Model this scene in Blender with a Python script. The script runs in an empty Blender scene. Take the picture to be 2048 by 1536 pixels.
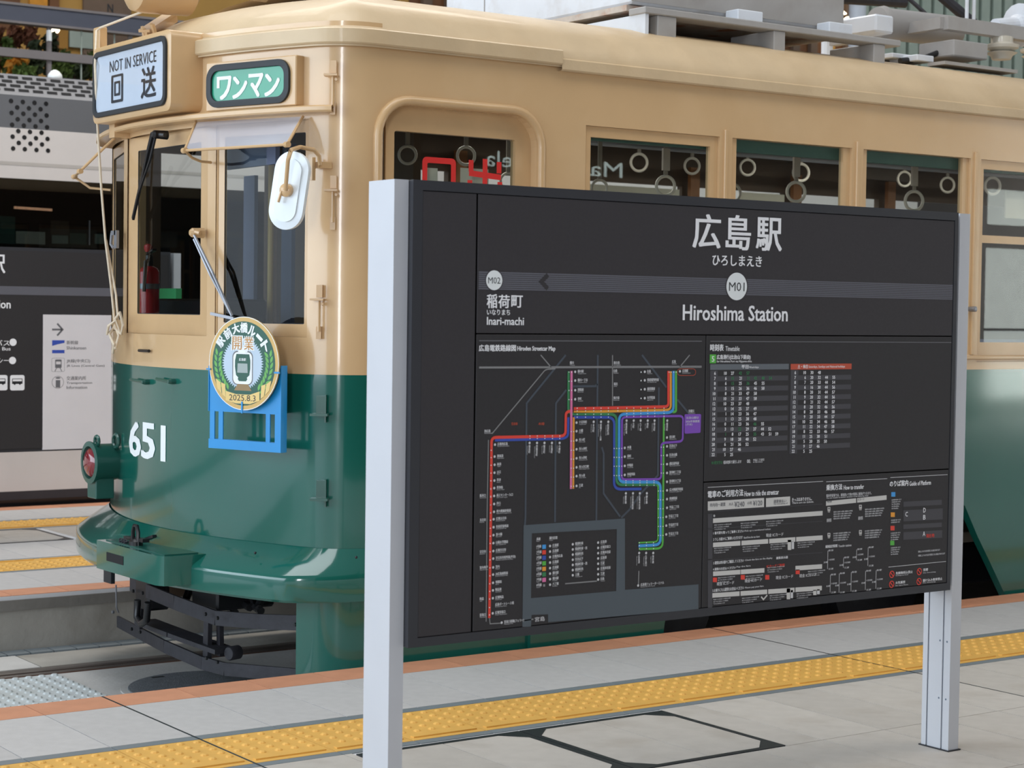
import bpy, bmesh, math, random
from mathutils import Vector, Matrix
from mathutils.geometry import tessellate_polygon
random.seed(7)
S = bpy.context.scene
COL = S.collection
V = Vector
# ------------------------------------------------------------------ camera
EYE = V((0, 0, 1.42))
YAW, PITCH, ROLL, FOC = 0.6146898, 0.0380266, -0.0137437, 3775.85
_f = V((math.sin(YAW)*math.cos(PITCH), math.cos(YAW)*math.cos(PITCH), -math.sin(PITCH)))
_r = _f.cross(V((0, 0, 1))).normalized()
_d = _f.cross(_r)
_c, _s = math.cos(ROLL), math.sin(ROLL)
CR, CD = _c*_r + _s*_d, -_s*_r + _c*_d
cam = bpy.data.cameras.new('camera')
cam.sensor_width = 36
cam.lens = FOC/2048*36
cam.clip_end = 300
cam_o = bpy.data.objects.new('camera', cam)
COL.objects.link(cam_o)
cam_o.matrix_world = Matrix(((CR.x, -CD.x, -_f.x, EYE.x), (CR.y, -CD.y, -_f.y, EYE.y), (CR.z, -CD.z, -_f.z, EYE.z), (0, 0, 0, 1)))
S.camera = cam_o
cam.dof.use_dof = True
cam.dof.focus_distance = 6.8
cam.dof.aperture_fstop = 7
# ------------------------------------------------------------------ light
S.view_settings.view_transform = 'Standard'
S.view_settings.look = 'None'
S.view_settings.gamma = 1
S.view_settings.use_curve_mapping = False
S.view_settings.exposure = 0.0
S.cycles.max_bounces = 8
S.cycles.transparent_max_bounces = 16
S.cycles.sample_clamp_indirect = 4
w = bpy.data.worlds.new('world')
S.world = w
w.use_nodes = True
w.node_tree.nodes['Background'].inputs[0].default_value = (0.80, 0.88, 1.0, 1)
w.node_tree.nodes['Background'].inputs[1].default_value = 0.31
def area(name, loc, aim, sx, sy, power, col):
    l = bpy.data.lights.new(name, 'AREA')
    l.shape = 'RECTANGLE'; l.size = sx; l.size_y = sy; l.energy = power; l.color = col
    o = bpy.data.objects.new(name, l); COL.objects.link(o)
    o.location = loc
    o.rotation_euler = (V(aim)-V(loc)).to_track_quat('-Z', 'Y').to_euler()
    return o
area('daylight_opening', (-9, 15, 3.9), (4, 14, 2.6), 28, 6.5, 2650, (0.76, 0.88, 1.0))
area('hall_fill', (1.2, 5.6, 12), (1.6, 5.8, 0), 8, 6, 640, (0.94, 0.97, 1.0))  # overhead fill added to brighten the floor by the tram front
area('daylight_opening', (-7, -6, 3.2), (3.7, 6.5, 1.6), 1.5, 5.0, 480, (0.92, 0.95, 1.0))
area('hall_fill', (6.5, 3.0, 7.5), (6.5, 3.6, 0), 5, 2.5, 150, (1.0, 0.92, 0.82))  # added overhead fill above the near platform
area('hall_fill', (27, -1.5, 6.0), (27, -5, 1.5), 6, 1.0, 1500, (1.0, 0.95, 0.9))  # unseen fill added to brighten the pale wall mirrored in the glass
for _x in (5.6, 8.0, 10.4):
    area('tram_interior_fill', (_x, 7.6, 2.38), (_x, 7.6, 0), 1.6, 0.12, 14, (1.0, 0.93, 0.84))  # fill added to brighten the tram interior
area('hall_fill', (6.0, 11.0, 7.5), (6, 11, 0), 6, 2.0, 260, (1.0, 0.93, 0.85))  # added overhead fill above the island platform
# ------------------------------------------------------------------ pixel -> place helpers (real coordinates on real planes)
def ray(u, v):
    return CR*((u-1024)/FOC) + CD*((v-768)/FOC) + _f
def PZ(u, v, z=0.0):
    d = ray(u, v); return EYE + d*((z-EYE.z)/d.z)
def PY(u, v, y):
    d = ray(u, v); return EYE + d*((y-EYE.y)/d.y)
def PX(u, v, x):
    d = ray(u, v); return EYE + d*((x-EYE.x)/d.x)
YC, HW, XF, BK = 7.60, 1.12, 3.46, 0.23      # tram front: centre line, half width, nose, bow
def F(u, v, o=0.0):
    d = ray(u, v)
    a = BK*d.y**2; b = -2*BK*d.y*YC - d.x; c = XF-o+BK*YC**2
    D = max(b*b-4*a*c, 0.0)
    return EYE + d*((-b-math.sqrt(D))/(2*a))
def FX(y, o=0.0):
    return XF - o + BK*(y-YC)**2
# ------------------------------------------------------------------ materials
def lin(c):
    return tuple((x/255/12.92 if x/255 <= 0.04045 else ((x/255+0.055)/1.055)**2.4) for x in c)
MATS = {}
def mat(name, c, rough=0.5, metal=0.0, var=0.05, scale=6.0, bump=0.0, bscale=60.0, coat=0.0, rnd=0.0, spec=0.5, stain=None, stain_amt=0.0, stain_scale=3.0, emit=0.0):
    m = bpy.data.materials.new(name); m.use_nodes = True
    N = m.node_tree.nodes; L = m.node_tree.links
    b = N['Principled BSDF']
    col = lin(c)
    b.inputs['Roughness'].default_value = rough
    b.inputs['Metallic'].default_value = metal
    b.inputs['Specular IOR Level'].default_value = spec
    b.inputs['Coat Weight'].default_value = coat
    b.inputs['Coat Roughness'].default_value = 0.06
    tc = N.new('ShaderNodeTexCoord')
    nz = N.new('ShaderNodeTexNoise'); nz.inputs['Scale'].default_value = scale; nz.inputs['Detail'].default_value = 4
    L.new(tc.outputs['Object'], nz.inputs['Vector'])
    mp = N.new('ShaderNodeMapRange'); mp.inputs['From Min'].default_value = 0.3; mp.inputs['From Max'].default_value = 0.7
    mp.inputs['To Min'].default_value = 1-var; mp.inputs['To Max'].default_value = 1+var
    L.new(nz.outputs['Fac'], mp.inputs['Value'])
    fac = mp.outputs['Result']
    if rnd:
        oi = N.new('ShaderNodeObjectInfo')
        m2 = N.new('ShaderNodeMapRange'); m2.inputs['To Min'].default_value = 1-rnd; m2.inputs['To Max'].default_value = 1+rnd
        L.new(oi.outputs['Random'], m2.inputs['Value'])
        mu = N.new('ShaderNodeMath'); mu.operation = 'MULTIPLY'
        L.new(fac, mu.inputs[0]); L.new(m2.outputs['Result'], mu.inputs[1]); fac = mu.outputs[0]
    vm = N.new('ShaderNodeVectorMath'); vm.operation = 'SCALE'
    vm.inputs[0].default_value = col
    L.new(fac, vm.inputs['Scale'])
    out = vm.outputs['Vector']
    if stain:
        n2 = N.new('ShaderNodeTexNoise'); n2.inputs['Scale'].default_value = stain_scale; n2.inputs['Detail'].default_value = 6
        L.new(tc.outputs['Object'], n2.inputs['Vector'])
        m3 = N.new('ShaderNodeMapRange'); m3.inputs['From Min'].default_value = 0.52; m3.inputs['From Max'].default_value = 0.72
        m3.inputs['To Max'].default_value = stain_amt
        L.new(n2.outputs['Fac'], m3.inputs['Value'])
        mx = N.new('ShaderNodeMix'); mx.data_type = 'RGBA'
        mx.inputs['B'].default_value = (*lin(stain), 1)
        L.new(m3.outputs['Result'], mx.inputs['Factor']); L.new(out, mx.inputs['A']); out = mx.outputs['Result']
    L.new(out, b.inputs['Base Color'])
    if emit:
        L.new(out, b.inputs['Emission Color']); b.inputs['Emission Strength'].default_value = emit
    if bump:
        n3 = N.new('ShaderNodeTexNoise'); n3.inputs['Scale'].default_value = bscale; n3.inputs['Detail'].default_value = 3
        L.new(tc.outputs['Object'], n3.inputs['Vector'])
        bp = N.new('ShaderNodeBump'); bp.inputs['Strength'].default_value = bump; bp.inputs['Distance'].default_value = 0.01
        L.new(n3.outputs['Fac'], bp.inputs['Height']); L.new(bp.outputs['Normal'], b.inputs['Normal'])
    MATS[name] = m
    return m
def glass(name, tint=(0.75, 0.80, 0.80), ior=1.5, rough=0.0):
    m = bpy.data.materials.new(name); m.use_nodes = True
    N = m.node_tree.nodes; L = m.node_tree.links
    N.remove(N['Principled BSDF'])
    t = N.new('ShaderNodeBsdfTransparent'); t.inputs['Color'].default_value = (*tint, 1)
    g = N.new('ShaderNodeBsdfGlossy'); g.inputs['Roughness'].default_value = rough
    fr = N.new('ShaderNodeFresnel'); fr.inputs['IOR'].default_value = ior
    mx = N.new('ShaderNodeMixShader')
    ge = N.new('ShaderNodeNewGeometry'); su = N.new('ShaderNodeMath'); su.operation = 'SUBTRACT'; su.inputs[0].default_value = 1
    mu = N.new('ShaderNodeMath'); mu.operation = 'MULTIPLY'
    L.new(ge.outputs['Backfacing'], su.inputs[1]); L.new(fr.outputs[0], mu.inputs[0]); L.new(su.outputs[0], mu.inputs[1])
    L.new(mu.outputs[0], mx.inputs[0]); L.new(t.outputs[0], mx.inputs[1]); L.new(g.outputs[0], mx.inputs[2])
    L.new(mx.outputs[0], N['Material Output'].inputs['Surface'])
    MATS[name] = m
    return m
cream = mat('cream_paint', (210, 176, 132), 0.24, var=0.035, scale=2.5, bump=0.10, bscale=9, coat=0.5, stain=(228, 200, 160), stain_amt=0.25, stain_scale=2.2)
cream_roof = mat('cream_roof_paint', (204, 180, 144), 0.48, var=0.06, scale=5, bump=0.35, bscale=14, coat=0.12, stain=(188, 158, 116), stain_amt=0.3, stain_scale=4)
cream_part = mat('cream_fitting_paint', (205, 170, 125), 0.32, var=0.04, scale=8, coat=0.3)
green = mat('green_paint', (20, 92, 80), 0.14, var=0.05, scale=2.0, bump=0.05, bscale=5, coat=0.8)
green_d = mat('green_fitting_paint', (30, 84, 74), 0.3, var=0.05, coat=0.3)
white = mat('white_lettering', (236, 240, 240), 0.5, var=0.02)
offwhite = mat('off_white_lettering', (246, 246, 248), 0.55, var=0.03)
dimwhite = mat('small_print_white', (216, 216, 218), 0.55, var=0.03)
rubber = mat('black_rubber', (38, 42, 46), 0.55, var=0.05)
blackm = mat('black_metal', (24, 25, 28), 0.35, var=0.1)
iron = mat('dark_iron', (46, 46, 52), 0.55, metal=0.2, var=0.18, scale=20, bump=0.1)
steel = mat('brushed_steel', (150, 152, 158), 0.4, metal=0.7, var=0.05)
alu = mat('anodised_aluminium', (200, 202, 207), 0.45, metal=0.15, var=0.015, bump=0.02, bscale=200)
alu_d = mat('aluminium_groove', (110, 122, 136), 0.5, metal=0.2, var=0.03)
sgn_frame = mat('sign_frame_charcoal', (50, 51, 56), 0.5, var=0.03)
sgn_face = mat('sign_face_charcoal', (51, 48, 51), 0.62, var=0.06, scale=120)
sgn_face2 = mat('sign_face_charcoal_map', (45, 43, 45), 0.62, var=0.06, scale=120)
groove = mat('groove_black', (20, 20, 22), 0.8, var=0.02)
stripe = mat('sign_stripe_grey', (98, 98, 106), 0.6, var=0.03)
river = mat('map_river_slate', (72, 80, 90), 0.6, var=0.02)
sea = mat('map_sea_slate', (84, 93, 100), 0.6, var=0.02)
grey_line = mat('map_grey_line', (140, 140, 140), 0.6, var=0.02)
row_grey = mat('timetable_row_grey', (72, 71, 76), 0.6, var=0.02)
row_head = mat('timetable_header_grey', (104, 110, 116), 0.6, var=0.02)
c_red = mat('print_red', (232, 72, 58), 0.55, var=0.02)
c_or = mat('print_orange', (236, 160, 56), 0.55, var=0.02)
c_lb = mat('print_light_blue', (72, 160, 228), 0.55, var=0.02)
c_db = mat('print_blue', (58, 84, 180), 0.55, var=0.02)
c_gr = mat('print_green', (58, 134, 84), 0.55, var=0.02)
c_lg = mat('print_light_green', (92, 184, 74), 0.55, var=0.02)
c_pu = mat('print_purple', (132, 80, 190), 0.55, var=0.02)
c_pk = mat('print_pink', (228, 120, 172), 0.55, var=0.02)
c_rd2 = mat('print_header_red', (196, 84, 60), 0.55, var=0.02)
ink = mat('black_print', (40, 42, 46), 0.55, var=0.02)
inkgrey = mat('grey_print', (110, 110, 114), 0.55, var=0.02)
tile_m = mat('paving_tile_beige', (186, 180, 172), 0.55, var=0.05, scale=14, rnd=0.06, bump=0.05, bscale=160, stain=(150, 138, 124), stain_amt=0.35, stain_scale=5)
tile_g = mat('paving_tile_grey', (186, 184, 182), 0.6, var=0.05, scale=20, rnd=0.03, bump=0.08, bscale=180)
tile_o = mat('edge_stone_terracotta', (196, 138, 106), 0.6, var=0.07, scale=10, rnd=0.05, bump=0.05, bscale=150)
tile_s = mat('strip_tile_slate', (118, 126, 130), 0.5, var=0.05, rnd=0.04)
tact = mat('tactile_yellow', (222, 172, 84), 0.55, var=0.05, scale=10, rnd=0.03)
grout = mat('grout_light', (214, 214, 216), 0.8, var=0.05)
hatch_m = mat('hatch_frame_black', (46, 48, 52), 0.4, metal=0.3, var=0.05)
conc = mat('concrete', (158, 154, 146), 0.8, var=0.12, scale=4, bump=0.2, bscale=40, stain=(120, 114, 104), stain_amt=0.6, stain_scale=3)
conc_l = mat('track_concrete_light', (186, 184, 180), 0.75, var=0.08, scale=4, bump=0.15, bscale=50, stain=(150, 146, 140), stain_amt=0.6, stain_scale=2.5)
conc_d = mat('kerb_concrete_dark', (118, 114, 108), 0.8, var=0.12, scale=6, bump=0.2, bscale=40)
rail_m = mat('rail_steel', (120, 112, 106), 0.35, metal=0.5, var=0.1, scale=10)
rust = mat('rust_groove', (96, 66, 52), 0.8, var=0.2, scale=20)
manh = mat('manhole_iron', (112, 116, 120), 0.7, metal=0.2, var=0.15, scale=40, bump=0.3, bscale=120)
stud_m = mat('studded_plate_grey', (190, 196, 196), 0.6, var=0.08, stain=(140, 138, 128), stain_amt=0.7, stain_scale=3)
glass_m = glass('window_glass', (0.86, 0.89, 0.88), 1.5)
glass_f = glass('front_window_glass', (0.80, 0.84, 0.84), 1.26)
tint_g = glass('dark_tram_glass', (0.10, 0.11, 0.12), 1.5)
inner = mat('tram_interior_brown', (92, 74, 58), 0.6, var=0.1)
inner_w = mat('tram_interior_post_wood', (150, 98, 52), 0.5, var=0.12, scale=12)
inner_g = mat('tram_interior_green', (70, 104, 92), 0.5, var=0.05)
ceil_w = mat('tram_interior_ceiling', (150, 146, 136), 0.6, var=0.05)
card = mat('pale_card', (214, 212, 196), 0.6, var=0.03)
ringw = mat('strap_ring_ivory', (214, 208, 196), 0.45, var=0.02)
strapb = mat('strap_band', (150, 142, 132), 0.7, var=0.05)
blue = mat('bracket_blue', (30, 142, 210), 0.4, var=0.04)
gold = mat('plate_gold', (206, 170, 98), 0.4, var=0.05)
pgreen = mat('plate_green', (26, 84, 68), 0.45, var=0.03)
leafg = mat('plate_leaf_green', (104, 172, 84), 0.5, var=0.05)
ribbon_m = mat('plate_ribbon', (226, 196, 124), 0.5, var=0.04)
glow_w = mat('plate_pale_burst', (186, 204, 220), 0.5, var=0.03)
mirror_w = mat('mirror_back_white', (226, 234, 238), 0.35, var=0.02, coat=0.3)
sign_teal = mat('roller_sign_green', (34, 150, 116), 0.35, var=0.05, coat=0.4)
sign_white = mat('roller_sign_white', (224, 234, 242), 0.3, var=0.03, coat=0.4)
visor_m = mat('visor_acrylic', (196, 196, 204), 0.25, var=0.02)
visor_m.node_tree.nodes['Principled BSDF'].inputs['Alpha'].default_value = 0.72
redlens = mat('red_lens', (120, 30, 38), 0.12, var=0.1, coat=1.0)
redpaint = mat('extinguisher_red', (196, 44, 48), 0.3, var=0.03, coat=0.4)
redst = mat('sticker_red', (214, 44, 40), 0.45, var=0.03)
rope_m = mat('rope_white', (216, 200, 176), 0.8, var=0.06, scale=60)
eq_w = mat('equipment_white', (216, 222, 230), 0.45, var=0.03, stain=(170, 160, 150), stain_amt=0.25, stain_scale=8)
eq_g = mat('equipment_grey', (160, 158, 156), 0.5, var=0.05, stain=(120, 112, 104), stain_amt=0.3, stain_scale=6)
eq_rust = mat('equipment_rusty_edge', (196, 186, 176), 0.8, var=0.1, scale=20, stain=(170, 104, 60), stain_amt=0.9, stain_scale=9)
insul = mat('insulator_porcelain', (196, 190, 176), 0.3, var=0.03, coat=0.4)
ft_white = mat('far_tram_white', (206, 200, 196), 0.3, var=0.02, coat=0.3)
ft_grey = mat('far_tram_grey', (112, 114, 118), 0.3, metal=0.3, var=0.05, scale=1.5)
ft_dark = mat('far_tram_dark', (52, 50, 54), 0.4, var=0.05)
ft_black = mat('far_tram_black', (26, 26, 28), 0.2, var=0.05, coat=0.3)
beam_m = mat('terrace_beam_blue_grey', (78, 82, 96), 0.5, var=0.04)
rail_tm = mat('terrace_rail_grey', (128, 122, 122), 0.5, var=0.04)
warm = mat('terrace_wall_ochre', (184, 142, 72), 0.7, var=0.1, scale=2)
brown = mat('wall_panel_brown', (112, 92, 76), 0.7, var=0.08)
wood_d = mat('wall_wood_dark', (112, 72, 40), 0.6, var=0.2, scale=3)
louv = mat('wall_louvre_pale_green', (170, 184, 170), 0.6, var=0.05)
panel_pg = mat('terrace_panel_pale', (160, 172, 162), 0.5, var=0.05)
lamp_e = mat('lamp_glow', (255, 236, 200), 0.5, emit=6.0)
sign_e = mat('shop_sign_glow', (235, 255, 250), 0.5, emit=7.0)
panel_e = mat('reflection_panel_glow', (236, 246, 240), 0.5, emit=6.0)  # glow of the panels added behind the viewer
lf_o = mat('leaf_orange', (206, 140, 44), 0.7, var=0.25, scale=8)
lf_g = mat('leaf_green', (86, 108, 48), 0.7, var=0.3, scale=8)
lf_d = mat('leaf_dark', (52, 64, 38), 0.7, var=0.3, scale=8)
lf_b = mat('leaf_brown', (112, 68, 46), 0.7, var=0.3, scale=8)
bark = mat('bark', (84, 62, 46), 0.9, var=0.2)
hall_dark = mat('hall_wall_dark', (58, 50, 46), 0.6, var=0.1)
hall_pale = mat('hall_wall_pale', (206, 204, 200), 0.6, var=0.05)
shade_blue = mat('driver_curtain_blue', (88, 98, 122), 0.8, var=0.1)
# ------------------------------------------------------------------ mesh builder
class Fr:                                   # a flat frame: ex to the viewer's right, ez up, en towards the viewer
    def __init__(s, o, ex, ez):
        s.o = V(o); s.ex = V(ex).normalized(); s.ez = V(ez).normalized(); s.en = s.ex.cross(s.ez)
    def p(s, a, b, c=0.0):
        return s.o + s.ex*a + s.ez*b + s.en*c
    def inv(s, P):
        d = V(P)-s.o; return (d.dot(s.ex), d.dot(s.ez))
TXT = {}
def text_geo(t, bold=0.0):
    k = (t, bold)
    if k not in TXT:
        c = bpy.data.curves.new('t', 'FONT'); c.body = t; c.resolution_u = 2; c.offset = bold
        o = bpy.data.objects.new('t', c); m = o.to_mesh()
        vs = [(v.co.x, v.co.y) for v in m.vertices]; fs = [tuple(p.vertices) for p in m.polygons]
        o.to_mesh_clear(); bpy.data.objects.remove(o); bpy.data.curves.remove(c)
        xs = [v[0] for v in vs] or [0, 1]; ys = [v[1] for v in vs] or [0, 1]
        TXT[k] = (vs, fs, min(xs), max(xs), min(ys), max(ys))
    return TXT[k]
def rrect(x0, x1, z0, z1, r, n=5):
    r = min(r, (x1-x0)/2.001, (z1-z0)/2.001)
    P = []
    for cx, cz, a0 in ((x1-r, z1-r, 0), (x0+r, z1-r, 90), (x0+r, z0+r, 180), (x1-r, z0+r, 270)):
        for i in range(n+1):
            a = math.radians(a0+90*i/n); P.append((cx+r*math.cos(a), cz+r*math.sin(a)))
    return P
def circ(cx, cz, rx, rz=None, n=28):
    rz = rx if rz is None else rz
    return [(cx+rx*math.cos(2*math.pi*i/n), cz+rz*math.sin(2*math.pi*i/n)) for i in range(n)]
class MB:
    def __init__(s): s.v = []; s.f = []
    def add(s, vs, fs):
        n = len(s.v); s.v += [tuple(p) for p in vs]; s.f += [tuple(n+i for i in f) for f in fs]; return s
    def box(s, x0, x1, y0, y1, z0, z1):
        vs = [(x, y, z) for z in (z0, z1) for y in (y0, y1) for x in (x0, x1)]
        return s.add(vs, [(0, 2, 3, 1), (4, 5, 7, 6), (0, 1, 5, 4), (2, 6, 7, 3), (0, 4, 6, 2), (1, 3, 7, 5)])
    def fbox(s, fr, a0, a1, b0, b1, c0, c1):
        vs = [fr.p(a, b, c) for c in (c0, c1) for b in (b0, b1) for a in (a0, a1)]
        return s.add(vs, [(0, 2, 3, 1), (4, 5, 7, 6), (0, 1, 5, 4), (2, 6, 7, 3), (0, 4, 6, 2), (1, 3, 7, 5)])
    def bar(s, p, q, wd, ht, up=(0, 0, 1)):
        p, q = V(p), V(q); d = (q-p).normalized(); sd = d.cross(V(up))
        sd = sd.normalized() if sd.length > 1e-4 else V((1, 0, 0)); u = sd.cross(d)
        vs = [P + sd*a*wd/2 + u*b*ht/2 for P in (p, q) for a, b in ((-1, -1), (1, -1), (1, 1), (-1, 1))]
        return s.add(vs, [(0, 3, 2, 1), (4, 5, 6, 7), (0, 1, 5, 4), (1, 2, 6, 5), (2, 3, 7, 6), (3, 0, 4, 7)])
    def tube(s, pts, r, n=8, cap=True):
        pts = [V(p) for p in pts]; R = r if isinstance(r, (list, tuple)) else [r]*len(pts)
        base = len(s.v); ref = None
        for i, p in enumerate(pts):
            t = (pts[min(i+1, len(pts)-1)]-pts[max(i-1, 0)]).normalized()
            if ref is None:
                ref = t.orthogonal().normalized()
            ref = (ref - t*ref.dot(t)).normalized(); b = t.cross(ref)
            for k in range(n):
                a = 2*math.pi*k/n; s.v.append(tuple(p + (ref*math.cos(a)+b*math.sin(a))*R[i]))
        for i in range(len(pts)-1):
            for k in range(n):
                k2 = (k+1) % n
                s.f.append((base+i*n+k, base+i*n+k2, base+(i+1)*n+k2, base+(i+1)*n+k))
        if cap:
            s.f.append(tuple(base+k for k in range(n-1, -1, -1)))
            s.f.append(tuple(base+(len(pts)-1)*n+k for k in range(n)))
        return s
    def ring(s, c, ax, R, r, n=24, m=8, sq=1.0, up=None):
        ax = V(ax).normalized(); u = V(up) if up else ax.orthogonal(); u = (u-ax*u.dot(ax)).normalized(); w_ = ax.cross(u); base = len(s.v)
        for i in range(n):
            a = 2*math.pi*i/n; d = u*math.cos(a)*sq + w_*math.sin(a)
            for k in range(m):
                b = 2*math.pi*k/m; s.v.append(tuple(V(c)+d*(R+r*math.cos(b))+ax*r*math.sin(b)))
        for i in range(n):
            for k in range(m):
                i2, k2 = (i+1) % n, (k+1) % m
                s.f.append((base+i*m+k, base+i2*m+k, base+i2*m+k2, base+i*m+k2))
        return s
    def lathe(s, c, ax, prof, n=20):
        ax = V(ax).normalized(); u = ax.orthogonal().normalized(); w_ = ax.cross(u); base = len(s.v)
        for h, r in prof:
            for k in range(n):
                a = 2*math.pi*k/n; s.v.append(tuple(V(c)+ax*h+(u*math.cos(a)+w_*math.sin(a))*max(r, 1e-4)))
        for i in range(len(prof)-1):
            for k in range(n):
                k2 = (k+1) % n; s.f.append((base+i*n+k, base+i*n+k2, base+(i+1)*n+k2, base+(i+1)*n+k))
        s.f.append(tuple(base+k for k in range(n-1, -1, -1)))
        s.f.append(tuple(base+(len(prof)-1)*n+k for k in range(n)))
        return s
    def prism(s, fr, poly, c0, c1, holes=()):
        loops = [list(poly)]+[list(h) for h in holes]
        tri = tessellate_polygon([[V((a, b, 0)) for a, b in L] for L in loops])
        flat = [p for L in loops for p in L]; n = len(flat); base = len(s.v)
        for c in (c0, c1):
            s.v += [tuple(fr.p(a, b, c)) for a, b in flat]
        def area2(t):
            (ax, ay), (bx, by), (cx, cy) = (flat[i] for i in t); return (bx-ax)*(cy-ay)-(cx-ax)*(by-ay)
        for t in tri:
            t = tuple(t)
            if area2(t) < 0: t = t[::-1]
            s.f.append(tuple(base+n+i for i in t)); s.f.append(tuple(base+i for i in t[::-1]))
        k = 0
        for li, L in enumerate(loops):
            m = len(L); ar = sum(L[i][0]*L[(i+1) % m][1]-L[(i+1) % m][0]*L[i][1] for i in range(m))
            fl = (ar > 0) == (li == 0)
            for i in range(m):
                a, b = base+k+i, base+k+(i+1) % m
                s.f.append((a, b, b+n, a+n) if fl else (b, a, a+n, b+n))
            k += m
        return s
    def sheet(s, fr, poly, c, holes=()):           # a thin printed shape
        loops = [list(poly)]+[list(h) for h in holes]
        tri = tessellate_polygon([[V((a, b, 0)) for a, b in L] for L in loops])
        flat = [p for L in loops for p in L]; base = len(s.v)
        s.v += [tuple(fr.p(a, b, c)) for a, b in flat]
        for t in tri:
            (ax, ay), (bx, by), (cx, cy) = (flat[i] for i in t)
            t = tuple(t) if (bx-ax)*(cy-ay)-(cx-ax)*(by-ay) > 0 else tuple(t)[::-1]
            s.f.append(tuple(base+i for i in t))
        return s
    def line(s, fr, pts, wd, c):                   # flat mitred line
        P = [V((a, b, 0)) for a, b in pts]; base = len(s.v); n = len(P)
        for i in range(n):
            d0 = (P[i]-P[i-1]).normalized() if i else None
            d1 = (P[i+1]-P[i]).normalized() if i < n-1 else None
            d0 = d0 or d1; d1 = d1 or d0
            t = (d0+d1).normalized(); nn = V((-t.y, t.x, 0)); k = 1/max(0.35, nn.dot(V((-d0.y, d0.x, 0))))
            for q in (P[i]-nn*wd/2*k, P[i]+nn*wd/2*k): s.v.append(tuple(fr.p(q.x, q.y, c)))
        for i in range(n-1):
            s.f.append((base+2*i, base+2*i+2, base+2*i+3, base+2*i+1))
        return s
    def text(s, t, mp, x, z, h=None, w=None, em=None, xs=1.0, al='l', bold=0.012, rot=0.0):
        vs, fs, x0, x1, y0, y1 = text_geo(t)
        if not fs: return s
        if em is not None:
            kz = em; kx = em*xs if w is None else w/(x1-x0)
            oy = 0
        else:
            kz = h/(y1-y0); kx = (w/(x1-x0)) if w else kz*xs; oy = y0
        ox = {'l': x0, 'c': (x0+x1)/2, 'r': x1, 'm': (x0+x1)/2}[al]
        if rot or al == 'm': oy = (y0+y1)/2
        cr, sr = math.cos(rot), math.sin(rot)
        sh = [(0, 0)] if bold < 0.004 else ([(-bold, 0), (bold, 0)] if bold < 0.014 else [(-bold, -bold*.5), (bold, -bold*.5), (-bold, bold*.5), (bold, bold*.5)])
        nn = (mp(x+.01, z)-mp(x, z)).cross(mp(x, z+.01)-mp(x, z)).normalized()
        for i_, (da, db) in enumerate(sh):
            out = []
            for a, b in vs:
                a, b = (a+da-ox)*kx, (b+db-oy)*kz
                out.append(mp(x+a*cr-b*sr, z+a*sr+b*cr)+nn*(i_*7e-5))
            s.add(out, fs)
        return s
    def build(s, name, m, parent=None, smooth=0, bev=0.0, seg=1, loc=None):
        me = bpy.data.meshes.new(name)
        off = V(loc) if loc is not None else V((0, 0, 0))
        me.from_pydata([tuple(V(p)-off) for p in s.v], [], s.f)
        if bev:
            bm = bmesh.new(); bm.from_mesh(me)
            bmesh.ops.remove_doubles(bm, verts=bm.verts, dist=1e-5)
            ed = [e for e in bm.edges if len(e.link_faces) == 2 and e.calc_face_angle(0) > 0.6]
            bmesh.ops.bevel(bm, geom=ed, offset=bev, segments=seg, profile=0.6, affect='EDGES', clamp_overlap=True)
            bm.to_mesh(me); bm.free()
        me.materials.append(m)
        if smooth:
            for p in me.polygons: p.use_smooth = True
            me.set_sharp_from_angle(angle=math.radians(smooth))
        o = bpy.data.objects.new(name, me); COL.objects.link(o)
        o.location = off
        if parent is not None: adopt(o, parent)
        return o
WL = {}
def adopt(o, parent):
    o.parent = parent
    o.matrix_parent_inverse = Matrix.Translation(-world_of(parent))
def world_of(o):
    return V(WL[o.name]) if o.name in WL else V(o.location)
def tag(o, label, cat, group=None, kind=None):
    o['label'] = label; o['category'] = cat
    if group: o['group'] = group
    if kind: o['kind'] = kind
    return o
def thing(name, loc, label, cat, group=None):
    o = bpy.data.objects.new(name, None); COL.objects.link(o); o.location = loc; o.empty_display_size = 0.1
    return tag(o, label, cat, group)
def struct(o):
    o['kind'] = 'structure'; return o
def stuff(o):
    o['kind'] = 'stuff'; return o
# ================================================================== SETTING: platforms, track
TW, TX0 = 0.293, 3.611
def slab(name, y0, y1, z0, z1, m, x0=-12, x1=30):
    return struct(MB().box(x0, x1, y0, y1, z0, z1).build(name, m))
floor = slab('floor', -5.0, 6.437, -0.30, -0.003, grout)
island = slab('floor.001', 8.916, 12.86, -0.30, -0.003, grout)
track = slab('track_bed', 6.30, 9.05, -0.60, -0.28, conc_l)
track2 = slab('track_bed.001', 12.7, 16.4, -0.60, -0.28, conc_d)
tile_mesh = {}
def tile_proto(name, m, w_, d_, h=0.022, studs=False):
    mb = MB(); g = 0.0022
    mb.box(-w_/2+g, w_/2-g, -d_/2+g, d_/2-g, -h, 0)
    if studs:
        ny = 5; px = w_/5
        for i in range(5):
            for j in range(ny):
                cx, cy = -w_/2+px*(i+0.5), d_/2-0.036-j*0.0585
                mb.lathe((cx, cy, -0.0005), (0, 0, 1), [(0, 0.0145), (0.0045, 0.0115), (0.007, 0.006)], 8)
        mb.box(-w_/2+0.02, w_/2-0.02, -d_/2+0.03, -d_/2+0.052, -0.001, 0.005)
    o = mb.build(name, m)
    me = o.data; bpy.data.objects.remove(o)
    return me
def put(name, me, parent, x, y, z=0.0, rotz=0.0):
    o = bpy.data.objects.new(name, me); COL.objects.link(o); o.location = (x, y, z); o.rotation_euler.z = rotz
    o.parent = parent; return o
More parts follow.
